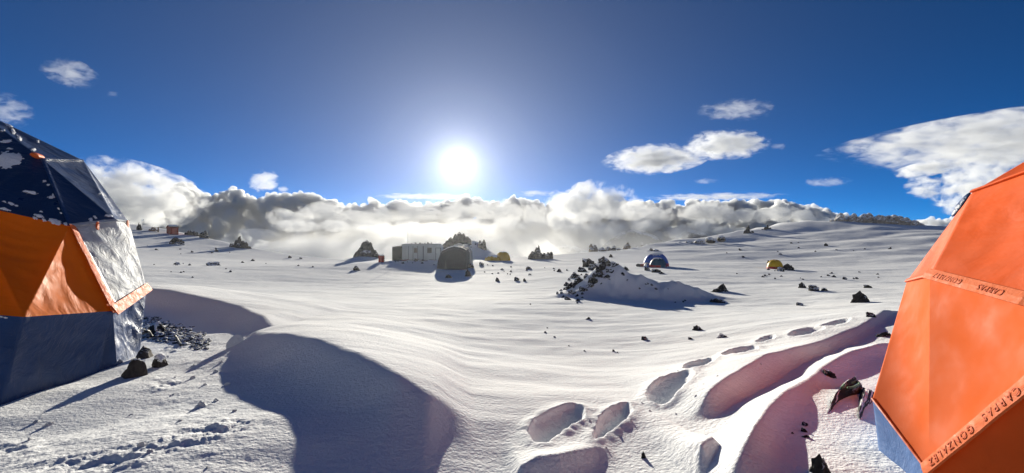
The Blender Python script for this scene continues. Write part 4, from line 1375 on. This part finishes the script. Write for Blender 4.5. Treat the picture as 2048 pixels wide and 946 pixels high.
# scattered small stones, none told apart
def scatter(n, region, wr, label, group, seed, snowy=.35, pymin=None):
    rg = random.Random(seed)
    P = np.array(region, float); k = 0
    while k < n:
        px = rg.uniform(P[:, 0].min(), P[:, 0].max()); py = rg.uniform(P[:, 1].min(), P[:, 1].max())
        if poly_dist(P, np.array([px]), np.array([py]))[0] < 0: continue
        w = rg.uniform(*wr)*rg.choice((.6, .8, 1, 1.4))
        put_rock(px, py, w, w*rg.uniform(.35, .6), label, group, rg.randrange(6), rg.random() < snowy)
        k += 1
scatter(24, [(290, 482), (480, 500), (640, 530), (620, 545), (420, 560), (300, 545)], (4, 7), 'small dark stone poking through the snow of the slope under the red hut', 'stones on the red hut slope', 31)
scatter(20, [(960, 522), (1130, 530), (1150, 560), (960, 550)], (4, 7), 'small stone on the flat snow between yellow tents and mound', 'stones between tents and mound', 32)
scatter(22, [(1470, 548), (1560, 540), (1700, 545), (1800, 535), (1780, 560), (1600, 560), (1480, 562)], (4, 8), 'small stone in the loose band around and beyond the bright yellow tent', 'stones near the yellow tent', 33)
scatter(15, [(1420, 505), (1500, 490), (1700, 480), (1820, 500), (1700, 520), (1450, 520)], (4, 8), 'small stone on the upper slope below the rocky summit', 'stones on the upper slope', 34)
scatter(8, [(1010, 600), (1100, 590), (1170, 640), (1300, 700), (1180, 740), (1060, 660)], (4, 8), 'pebble on the bright snow in front of the mound', 'pebbles before the mound', 35, .2)
scatter(20, [(780, 515), (870, 516), (890, 530), (800, 532)], (5, 9), 'snowy stone in the rubble before the long pale hut', 'rubble before the hut', 36, .6)
scatter(10, [(1240, 555), (1380, 575), (1390, 610), (1290, 600)], (5, 8), 'dark stone in the shaded lee of the mound', 'stones in the mound shade', 38, .1)

for i in range(26):
    q = random.Random(900+i); px = q.gauss(920, 22); py = 474+abs(q.gauss(0, 1))*13+abs(px-920)*.35
    put_rock(px, py, q.uniform(3, 8), q.uniform(2, 4), 'dark stone in the snowy flank of the hillock behind the tents', 'stones on the hillock', i, True)
# rocks piled on the mound
rg = random.Random(77)
LAB = 'black jagged lava block among those covering the mound'
for (px, py, w, h) in [(1210, 527, 34, 15), (1176, 534, 34, 17), (1228, 533, 26, 10), (1166, 544, 24, 10), (1200, 540, 28, 12), (1195, 553, 36, 14), (1150, 556, 26, 12), (1158, 566, 28, 14), (1142, 576, 22, 12), (1186, 566, 30, 12), (1215, 558, 22, 9), (1146, 588, 26, 9), (1136, 600, 18, 7), (1222, 545, 22, 9), (1252, 541, 16, 8), (1164, 582, 20, 9), (1132, 572, 16, 8), (1245, 550, 10, 6), (1186, 540, 22, 12), (1206, 534, 20, 12), (1172, 555, 16, 8), (1180, 574, 18, 8)]:
    put_rock(px, py, w, h, LAB, 'rocks on the mound', rg.randrange(6), rg.random() < .5)
for i in range(26):
    t_ = rg.random()
    px = 1218-85*t_+rg.gauss(0, 16); py = 528+72*t_+rg.gauss(0, 9)
    w = rg.uniform(4, 12)
    put_rock(px, py, w, w*rg.uniform(.4, .65), LAB, 'rocks on the mound', rg.randrange(6), rg.random() < .55)

# --- crags: clusters of shards grown into one mass
def crag(name, pxc, y, shards, label, m, voxel=.12, cat='crag', seed=0, disp=.15, depth=.8, group=None, zoff=0.0, taper=.42, wide=1.0, sink=.15):
    """shards: (px, py of its tip, width px, foot py)"""
    k = U(y); g = base_at(pxc, y)
    rg = random.Random(seed+5)
    V, Fc = [], []; off = 0
    v0, f0 = ico(2)
    for (px, top, w, foot) in shards:
        w = w*wide
        x = (px-pxc)*k; zt = CZ-(top-HZ)*k-g.z+zoff; zf = CZ-(foot-HZ)*k-g.z-sink+zoff
        h = max(zt-zf, .2); cz = zf
        q = v0.copy()
        q[:, 2:3] = np.sign(q[:, 2:3])*np.abs(q[:, 2:3])**.62
        rad = np.sqrt(np.maximum(q[:, :1]**2+q[:, 1:2]**2, 1e-9)); q[:, :2] *= np.minimum(1, rad**-.45)
        tp = (1-taper*np.clip(q[:, 2:3], 0, 1)**1.3)
        q = np.c_[q[:, 0:1]*w*k*.5*tp+.10*w*k*rg.uniform(-1, 1)*np.clip(q[:, 2:3], 0, 1), q[:, 1:2]*w*k*.5*depth*tp, np.where(q[:, 2:3] > 0, q[:, 2:3]*h, q[:, 2:3]*.5)]
        V.append(q+np.array((x, rg.uniform(-.3, .3)*w*k*depth, cz))); Fc.append(f0+off); off += len(v0)
    me = mesh_from(name, np.vstack(V), np.vstack(Fc).tolist())
    o = link(name, me, m, None, g)
    r = o.modifiers.new('r', 'REMESH'); r.mode = 'VOXEL'; r.voxel_size = voxel
    for sz, st, ty in ((k*9, disp*k*12, 'VORONOI'), (k*3.5, disp*k*7, 'VORONOI'), (k*2, disp*k*3.5, 'CLOUDS')):
        tx = bpy.data.textures.new('rough', ty); tx.noise_scale = sz
        d = o.modifiers.new('d', 'DISPLACE'); d.texture = tx; d.strength = st; d.mid_level = .4; d.texture_coords = 'LOCAL'
    me2 = bpy.data.meshes.new_from_object(o.evaluated_get(bpy.context.evaluated_depsgraph_get()))
    o.modifiers.clear(); o.data = me2; bpy.data.meshes.remove(me)
    return tag(o, label, cat, group)
crag('crag', 733, 72, [(735, 480, 20, 512), (728, 482, 18, 512), (741, 484, 16, 512), (731, 486, 24, 514), (744, 492, 16, 514), (722, 494, 14, 514), (748, 500, 16, 514), (716, 502, 16, 515), (710, 507, 12, 516), (753, 507, 12, 514), (733, 500, 34, 515)], 'knobbly dark rock pillar rising from a drift left of the red drum', M_FARROCK, .10, 'rock pillar', 2)
crag('crag', 480, 95, [(477, 473, 9, 494), (480, 470, 7, 494), (474, 478, 9, 494), (486, 480, 12, 497), (492, 484, 10, 498), (480, 486, 22, 498), (498, 492, 10, 500), (504, 497, 8, 502)], 'spiky black crag standing on the falling ridge line', M_FARROCK, .10, 'crag', 3)
crag('crag', 384, 106, [(380, 459, 10, 468), (386, 462, 12, 469), (393, 464, 10, 470), (375, 464, 9, 468)], 'low dark crag on the ridge right of the red hut', M_FARROCK, .10, 'crag', 4)
crag('crag', 408, 104, [(411, 461, 10, 474), (405, 463, 10, 473), (409, 466, 12, 475), (414, 470, 10, 478)], 'leaning dark crag with a beaked top on the ridge', M_FARROCK, .10, 'crag', 5)
crag('crag', 919, 92, [(919, 463, 15, 480), (926, 466, 12, 482), (911, 467, 12, 482), (902, 474, 14, 486), (934, 472, 14, 482), (895, 480, 12, 490), (938, 476, 8, 482), (889, 486, 10, 496), (884, 492, 8, 500)], 'rocky top of the snowy hillock behind the tents', M_FARROCK, .12, 'crag', 6, zoff=.0)
crag('crag', 964, 90.5, [(960, 480, 10, 494), (968, 478, 9, 494), (964, 484, 14, 496), (970, 490, 7, 500)], 'small crag on the shoulder of the snowy hillock', M_FARROCK, .12, 'crag', 7)
crag('crag', 1077, 80, [(1078, 489, 8, 514), (1073, 494, 12, 514), (1066, 501, 14, 516), (1078, 500, 18, 516), (1060, 508, 10, 517), (1088, 505, 10, 515), (1096, 503, 7, 514), (1102, 503, 8, 513), (1094, 508, 16, 515)], 'shark-fin crag with a low jagged tail on the far snow edge', M_FARROCK, .10, 'crag', 8)
crag('crag', 1205, 104, [(1183, 486, 10, 504), (1190, 489, 14, 504), (1182, 494, 12, 504), (1203, 494, 16, 504), (1217, 492, 14, 504), (1228, 491, 13, 503), (1237, 496, 12, 503), (1247, 498, 14, 503)], 'long pale crag wall on the skyline behind the mound', M_CRAG, .14, 'crag', 9)
crag('crag', 1254, 106, [(1254, 483, 10, 502), (1249, 490, 9, 502), (1258, 492, 8, 503)], 'single pale stone pillar on the skyline', M_CRAG, .12, 'crag', 10)
crag('crag', 1290, 112, [(1284, 489, 9, 500), (1293, 488, 10, 499), (1301, 487, 9, 498), (1276, 493, 10, 500)], 'ragged low crag on the skyline behind the blue tents', M_CRAG, .13, 'crag', 11)
crag('crag', 1265, 98, [(1262, 499, 8, 506), (1268, 501, 8, 507), (1254, 502, 7, 506)], 'little dark crag casting a long shadow left of the blue tents', M_FARROCK, .1, 'crag', 12)
crag('crag', 1308, 92, [(1303, 495, 9, 503), (1312, 498, 16, 504), (1322, 501, 14, 504), (1297, 501, 12, 504)], 'dark pyramid-shaped rock with snow behind the blue tents', M_ROCKS, .1, 'crag', 13)
crag('crag', 1495, 126, [(1497, 449, 7, 470), (1494, 453, 8, 470), (1492, 460, 10, 471), (1503, 461, 12, 470)], 'tall leaning dark crag on the climbing skyline', M_FARROCK, .14, 'crag', 14)
crag('crag', 1532, 130, [(1535, 449, 6, 463), (1531, 453, 8, 463), (1526, 457, 8, 464), (1540, 455, 8, 462)], 'second small crag on the climbing skyline, right of the tall leaning one', M_FARROCK, .14, 'crag', 15)
crag('crag', 1350, 108, [(1338, 487, 16, 495), (1350, 485, 18, 494), (1362, 484, 20, 492), (1378, 481, 18, 489), (1396, 478, 20, 486), (1420, 474, 18, 481), (1440, 471, 16, 478)], 'broken line of snowy rocks along the skyline right of the blue tents', M_ROCKS, .16, 'crag', 16, depth=1.2)
crag('crag', 1735, 133, [(1676, 430, 16, 447), (1688, 425, 17, 446), (1700, 430, 15, 450), (1706, 426, 14, 452), (1712, 432, 16, 449), (1722, 428, 14, 447), (1733, 427, 18, 446), (1742, 425, 16, 445), (1752, 429, 18, 443), (1763, 431, 18, 441), (1775, 430, 16, 440), (1788, 428, 14, 440), (1800, 431, 18, 442), (1812, 435, 16, 444), (1828, 440, 18, 447), (1668, 438, 12, 447), (1844, 445, 16, 450)], 'long snow-dusted rock wall crowning the summit slope', M_CRAG, .17, 'crag', 17, taper=.2, wide=1.5, sink=3.0, disp=.2)
# ---------------------------------------------------------------- clouds
def vol_mat(name, dens, g=.35, col=(.955, .97, .985)):
    m = bpy.data.materials.new(name)
    m.use_nodes = True
    t = m.node_tree
    t.nodes.clear()
    o = t.nodes.new('ShaderNodeOutputMaterial')
    v = t.nodes.new('ShaderNodeVolumePrincipled')
    v.inputs['Density'].default_value = dens
    v.inputs['Anisotropy'].default_value = g
    v.inputs['Color'].default_value = (*col, 1)
    t.links.new(v.outputs[0], o.inputs['Volume'])
    try: m.cycles.homogeneous_volume = True
    except Exception: pass
    return m

def cloud(name, balls, voxel, disp, m, fine=None):
    """balls: (x, y, z, r[, squash]) -> one closed skin, roughened, filled with mist"""
    V, Fc = [], []; off = 0
    v0, f0 = ico(2)
    for b in balls:
        x, y, z, r = b[:4]; sq = b[4] if len(b) > 4 else (1, 1, 1)
        V.append(v0*r*np.array(sq)+np.array((x, y, z))); Fc.append(f0+off); off += len(v0)
    V = np.vstack(V); Fc = np.vstack(Fc)
    c = V.mean(0)
    me = mesh_from(name, V-c, Fc.tolist())
    o = link(name, me, m, None, c)
    r = o.modifiers.new('remesh', 'REMESH'); r.mode = 'VOXEL'; r.voxel_size = voxel
    for k, (sz, st) in enumerate(disp):
        tx = bpy.data.textures.new('billow', 'CLOUDS'); tx.noise_scale = sz; tx.noise_depth = 3; tx.noise_basis = 'BLENDER_ORIGINAL'
        d = o.modifiers.new('billow', 'DISPLACE'); d.texture = tx; d.strength = st; d.mid_level = .45; d.texture_coords = 'LOCAL'
    r2 = o.modifiers.new('remesh2', 'REMESH'); r2.mode = 'VOXEL'; r2.voxel_size = voxel
    dg = bpy.context.evaluated_depsgraph_get()
    me2 = bpy.data.meshes.new_from_object(o.evaluated_get(dg))
    o.modifiers.clear()
    o.data = me2
    bpy.data.meshes.remove(me)
    return o

def heap(rg, x, y, z, r, depth, out, sq=(1, 1, 1)):
    out.append((x, y, z, r, sq))
    if depth == 0: return
    for k in range(8 if depth > 1 else 6):
        a = rg.uniform(0, 2*math.pi); e = math.asin(rg.uniform(-.15, 1))
        q = rg.uniform(.28, .55)*r
        heap(rg, x+r*.85*math.cos(a)*math.cos(e)*sq[0], y+r*.85*math.sin(a)*math.cos(e)*sq[1], z+r*.85*math.sin(e)*sq[2], q, depth-1, out, sq)

def bank(name, tops, D, rp, bottom, m, seed, voxel, disp, thick=1.0):
    """tops: (px, py) skyline of the bank; rp: radius of its heaps in pixels"""
    rg = random.Random(seed)
    balls = []
    T = np.array(tops, float)
    px = T[0, 0]
    while px <= T[-1, 0]:
        top = np.interp(px, T[:, 0], T[:, 1])+rg.uniform(-.15, .75)*rp
        y = D*(1+rg.uniform(-.06, .06)*thick)
        r = rp*rg.uniform(.55, 1.35)
        heap(rg, *px3(px, top+r*1.15, y), r*.85/F*y, 2, balls)
        yy = top+r*1.5
        while yy < bottom:
            r2 = rp*rg.uniform(.8, 1.6)
            y2 = D*(1+rg.uniform(-.10, .03)*thick)
            heap(rg, *px3(px+rg.uniform(-1, 1)*rp, yy+r2*.7, y2), r2/F*y2, 1, balls)
            yy += r2*1.15
        px += r*rg.uniform(.75, 1.35)
    return cloud(name, balls, voxel, disp, m)

def wisp_mat(name, dens, size, lo=.42, hi=.62, g=.35, stretch=(1, 1, 1)):
    """mist that thins out unevenly towards its edges"""
    m = vol_mat(name, dens, g)
    t = m.node_tree
    v = [n for n in t.nodes if n.type == 'PRINCIPLED_VOLUME'][0]
    tc_ = t.nodes.new('ShaderNodeTexCoord'); mp = t.nodes.new('ShaderNodeMapping'); mp.inputs['Scale'].default_value = stretch
    t.links.new(tc_.outputs['Object'], mp.inputs[0])
    nz = t.nodes.new('ShaderNodeTexNoise'); nz.inputs['Scale'].default_value = 1/size; nz.inputs['Detail'].default_value = 5; nz.inputs['Roughness'].default_value = .6
    nz.inputs['Distortion'].default_value = .6
    t.links.new(mp.outputs[0], nz.inputs['Vector'])
    mr = t.nodes.new('ShaderNodeMapRange'); mr.inputs['From Min'].default_value = lo; mr.inputs['From Max'].default_value = hi
    mr.inputs['To Max'].default_value = dens
    t.links.new(nz.outputs['Fac'], mr.inputs['Value']); t.links.new(mr.outputs[0], v.inputs['Density'])
    try: m.cycles.homogeneous_volume = False
    except Exception: pass
    return m

CM = vol_mat('cloud mist', .018, .28)
CMM = vol_mat('middle cloud mist', .024, .25)
CM2 = vol_mat('thin cloud mist', .008, .2)
TOPS = [(150, 420), (330, 388), (350, 364), (375, 362), (390, 372), (405, 388), (420, 396), (432, 382), (450, 374), (470, 372), (500, 382), (515, 394), (528, 386), (548, 382), (600, 380), (628, 381), (650, 394), (690, 402), (720, 406), (745, 392), (770, 402), (800, 394), (870, 402), (930, 386), (990, 398), (1040, 388), (1050, 394), (1080, 400), (1120, 396), (1200, 396), (1300, 396), (1360, 400), (1400, 392), (1500, 398), (1560, 396), (1600, 402), (1650, 414), (1695, 424)]
b1 = bank('cloud_bank', TOPS, 9000, 11, 530, CM, 3, 18, [(120, 80), (50, 60)])
tag(b1, 'far bank of piled cumulus clouds forming the cloud skyline', None, None, 'stuff')
b3 = bank('cloud_bank', [(360, 486), (430, 480), (500, 474), (560, 472), (600, 464), (640, 466), (680, 474), (720, 470), (760, 480), (800, 484), (850, 474), (900, 476), (960, 468), (1000, 474), (1050, 482), (1080, 478), (1140, 486), (1200, 490), (1300, 494), (1400, 490), (1500, 480)],
          4200, 13, 555, CM2, 8, 10, [(75, 45), (30, 30)])
tag(b3, 'near bank of misty cloud filling the valley below the ridge', None, None, 'stuff')

def puff_mat(name, dens, size, k=2.6, thr=.15, soft=.5, g=.2, stretch=(1, 1, 1)):
    """mist densest in the middle of its cloud, torn by noise, gone before its outer skin"""
    m = vol_mat(name, dens, g)
    t = m.node_tree
    v = [n for n in t.nodes if n.type == 'PRINCIPLED_VOLUME'][0]
    def M(op, a_, b_=None, cl=False):
        n = t.nodes.new('ShaderNodeMath'); n.operation = op; n.use_clamp = cl
        for q, w in enumerate((a_, b_)):
            if w is None: continue
            if isinstance(w, (int, float)): n.inputs[q].default_value = w
            else: t.links.new(w, n.inputs[q])
        return n.outputs[0]
    tc_ = t.nodes.new('ShaderNodeTexCoord'); mp = t.nodes.new('ShaderNodeMapping'); mp.inputs['Scale'].default_value = stretch
    t.links.new(tc_.outputs['Object'], mp.inputs[0])
    oi = t.nodes.new('ShaderNodeObjectInfo'); t.links.new(M('MULTIPLY', oi.outputs['Random'], 9000.0), mp.inputs['Location'])
    nz = t.nodes.new('ShaderNodeTexNoise'); nz.inputs['Scale'].default_value = 1/size; nz.inputs['Detail'].default_value = 6; nz.inputs['Roughness'].default_value = .62; nz.inputs['Distortion'].default_value = .5
    t.links.new(mp.outputs[0], nz.inputs['Vector'])
    s1 = t.nodes.new('ShaderNodeVectorMath'); s1.operation = 'SUBTRACT'; s1.inputs[1].default_value = (.5, .5, .5)
    t.links.new(tc_.outputs['Generated'], s1.inputs[0])
    ln = t.nodes.new('ShaderNodeVectorMath'); ln.operation = 'DOT_PRODUCT'
    t.links.new(s1.outputs[0], ln.inputs[0]); t.links.new(s1.outputs[0], ln.inputs[1])
    f = M('SUBTRACT', 1.0, M('MULTIPLY', ln.outputs['Value'], 4.0))
    h = M('ADD', M('MULTIPLY', f, 1.1), M('MULTIPLY', M('SUBTRACT', nz.outputs['Fac'], .5), k))
    h = M('DIVIDE', M('SUBTRACT', h, thr), soft, True)
    h = M('MULTIPLY', h, M('MULTIPLY', f, 5.0, True))
    t.links.new(M('MULTIPLY', h, dens), v.inputs['Density'])
    try: m.cycles.homogeneous_volume = False
    except Exception: pass
    return m
def puff(px, py, rx, ry, D, m, label, tilt=0, dep=.6):
    k = D/F
    v0, f0 = ico(4)
    c_, s_ = math.cos(R_(tilt)), math.sin(R_(tilt))
    V = v0*np.array((rx*k, rx*k*dep, ry*k))
    V = np.c_[V[:, 0]*c_+V[:, 2]*s_, V[:, 1], -V[:, 0]*s_+V[:, 2]*c_]
    o = link('cloud', mesh_from('cloud', V.tolist(), f0.tolist()), m, None, px3(px, py, D))
    return tag(o, label, 'cloud')

def lone(name, blobs, D, m, seed, vox, disp, label, jitter=.06, depth=1, sq=(1, 1, 1)):
    """a separate cloud from (px, py, rx, ry) blobs"""
    rg = random.Random(seed); balls = []
    for (px, py, rx, ry) in blobs:
        y = D*(1+rg.uniform(-jitter, jitter)); k = y/F
        n = max(1, int(rx/ry))
        for i in range(n):
            f = (i+.5)/n*2-1 if n > 1 else 0
            heap(rg, *px3(px+f*(rx-ry), py+rg.uniform(-.25, .25)*ry, y), ry*k*math.sqrt(max(.25, 1-f*f*.8)), depth, balls, sq)
    o = cloud(name, balls, vox, disp, m)
    tag(o, label, 'cloud')
    return o
P_SOLID = puff_mat('soft white cloud', .008, 120, 5.5, .55, .7, .25, (1, 1, 1.2))
P_TORN = puff_mat('torn white cloud', .0095, 80, 4.2, .50, .6, .25, (.5, 1, 1.2))
P_THIN = puff_mat('faint cloud wisps', .0024, 70, 4.6, .60, .8, .25, (.5, 1, 1.1))
P_SHEET = puff_mat('grey white cloud sheet', .0042, 130, 5.2, .55, .8, .2, (.45, 1, 1.4))
W1 = wisp_mat('soft cloud mist', .013, 60, .36, .62, .2)
lone('cloud', [(170, 372, 45, 28), (215, 378, 40, 26), (265, 390, 36, 24), (310, 408, 36, 22), (350, 402, 26, 18), (230, 415, 60, 30), (300, 432, 40, 20), (190, 440, 50, 30), (250, 455, 40, 18)], 3600, W1, 1, 13, [(90, 50), (35, 30)], 'grey-white cloud mass drifting in behind the navy tent', depth=1)
puff(255, 390, 175, 72, 3350, P_SOLID, 'soft veil of cloud spilling over the grey-white mass behind the navy tent', 14)
lone('cloud', [(1178, 374, 14, 13), (1165, 387, 26, 18), (1140, 400, 26, 18), (1200, 402, 34, 20), (1120, 412, 30, 18), (1230, 402, 26, 16), (1170, 424, 60, 26), (1240, 424, 40, 20), (1110, 434, 30, 16), (1270, 408, 24, 12)], 3800, W1, 2, 12, [(90, 55), (35, 34)], 'tall bright white cumulus tower rising from the bank right of the sun')
puff(1185, 406, 105, 46, 3500, P_SOLID, 'soft bright mist wrapped round the tall cumulus tower', -4)
puff(1075, 387, 46, 7, 7000, P_SHEET, 'thin flat lens of cloud beside the tall cumulus tower')
puff(855, 393, 110, 5, 8000, P_SHEET, 'long thin cloud streak just below the sun')
puff(1430, 394, 150, 5, 8000, P_SHEET, 'long thin cloud streak over the bank, on the side of the white cloud pair')
puff(528, 362, 33, 28, 4500, P_TORN, 'small lone white puff of cloud above the bank on the navy tent side')
puff(566, 379, 14, 9, 4500, P_TORN, 'tiny cloud shred just beside the lone white puff')
puff(1310, 319, 112, 31, 4600, P_TORN, 'bright white cloud with a flat base, lower of the pair in the blue', -5)
puff(1450, 290, 94, 32, 4600, P_TORN, 'ragged white cloud, upper of the pair in the blue', 0)
puff(1472, 220, 86, 20, 4600, P_THIN, 'faint torn wisp of cloud high above the white pair', 4)
puff(1557, 293, 20, 8, 4600, P_THIN, 'tiny cloud scrap beside the upper white cloud of the pair')
puff(1412, 363, 34, 7, 5200, P_THIN, 'tiny flat cloud streak above the long bank')
puff(1655, 364, 52, 11, 5200, P_THIN, 'faint flat cloud streak in the blue over the summit rock wall')
puff(2030, 278, 420, 60, 4300, P_SHEET, 'long grey-white cloud sheet sweeping in above the orange tent', -7, .35)
puff(1850, 338, 70, 16, 4500, P_TORN, 'thin torn tail of cloud under the long grey-white sheet', -14)
puff(1847, 374, 38, 26, 4600, P_TORN, 'small pale cloud scrap left of the orange tent top')
puff(1960, 375, 100, 68, 4400, P_SOLID, 'white cumulus column climbing directly behind the orange tent', -32)
lone('cloud', [(1870, 445, 40, 9), (1910, 446, 30, 10), (1840, 446, 20, 7)], 8500, CM, 12, 18, [(120, 80), (50, 36)], 'distant line of tiny cumulus beyond the summit rock wall')
puff(140, 146, 58, 30, 4300, P_THIN, 'faint wispy cloud alone high above the navy tent', 20)
puff(16, 222, 50, 36, 4300, P_THIN, 'thin veil of cloud touching the top of the navy tent', 25)
puff(226, 190, 16, 9, 4300, P_THIN, 'tiny pale shred of cloud in the blue above the navy tent')

# cumulus heaps in front of the far bank: one mass that nobody would count
P_CUM = puff_mat('cumulus', .0075, 85, 3.8, .38, .40, .08, (.85, 1, .9))
P_CUN = puff_mat('near cumulus', .0085, 62, 3.8, .42, .45, .08, (.85, 1, .9))
def heaps(label, skyline, D, seed, rxr, ryr, step, m):
    rg = random.Random(seed)
    e_ = empty('cloud_bank', px3(1000, 440, D), label); e_['kind'] = 'stuff'
    T = np.array(skyline, float); px = T[0, 0]
    while px < T[-1, 0]:
        rx = rg.uniform(*rxr); ry = rg.uniform(*ryr)
        y = D*rg.uniform(.93, 1.07); k = y/F
        v0, f0 = ico(3)
        o = link('cumulus', mesh_from('cumulus', (v0*np.array((rx*k, rx*k*.7, ry*k))).tolist(), f0.tolist()), m, e_)
        o.location = px3(px, np.interp(px, T[:, 0], T[:, 1])+ry*.62+rg.uniform(-.25, .35)*ry, y)-e_.location
        px += rx*rg.uniform(*step)
heaps('middle heaps of bright cumulus cloud with glowing edges', [(565, 424), (600, 416), (640, 412), (700, 418), (780, 408), (860, 410), (930, 402), (1000, 412), (1080, 412), (1180, 404), (1280, 408), (1380, 410), (1480, 414), (1580, 416), (1680, 432)], 5300, 4, (30, 62), (18, 32), (.95, 1.5), P_CUM)
heaps('low torn cumulus heaps sunk in the valley mist', [(440, 474), (500, 456), (560, 448), (620, 440), (700, 446), (800, 446), (900, 436), (1000, 440), (1100, 438), (1200, 440), (1300, 446), (1400, 446), (1500, 450)], 3400, 5, (30, 58), (15, 24), (1.0, 1.7), P_CUN)

P_MIST = puff_mat('valley mist', .0011, 260, 1.6, .05, .9, .5, (.5, 1, 1))
m_ = puff(930, 502, 560, 62, 3150, P_MIST, 'pale glowing mist lying in the valley beyond the huts', 0, .3)
del m_['category']; m_.name = 'mist'; m_['kind'] = 'stuff'
# ---------------------------------------------------------------- the hazy air
def haze_box(x0, x1, y0, y1, z0, z1, dens, g):
    bm = bmesh.new()
    bmesh.ops.create_cube(bm, size=1)
    for v in bm.verts:
        v.co = (x0 if v.co.x < 0 else x1, y0 if v.co.y < 0 else y1, z0 if v.co.z < 0 else z1)
    o = bm_obj('haze', bm, vol_mat('hazy air', dens, g, (.97, .98, 1.0)))
    return tag(o, 'thin bright haze hanging over the snowfield and the valley', None, None, 'stuff')
haze_box(-250, 250, -250, 250, -75, 13, 1.3e-4, .74)
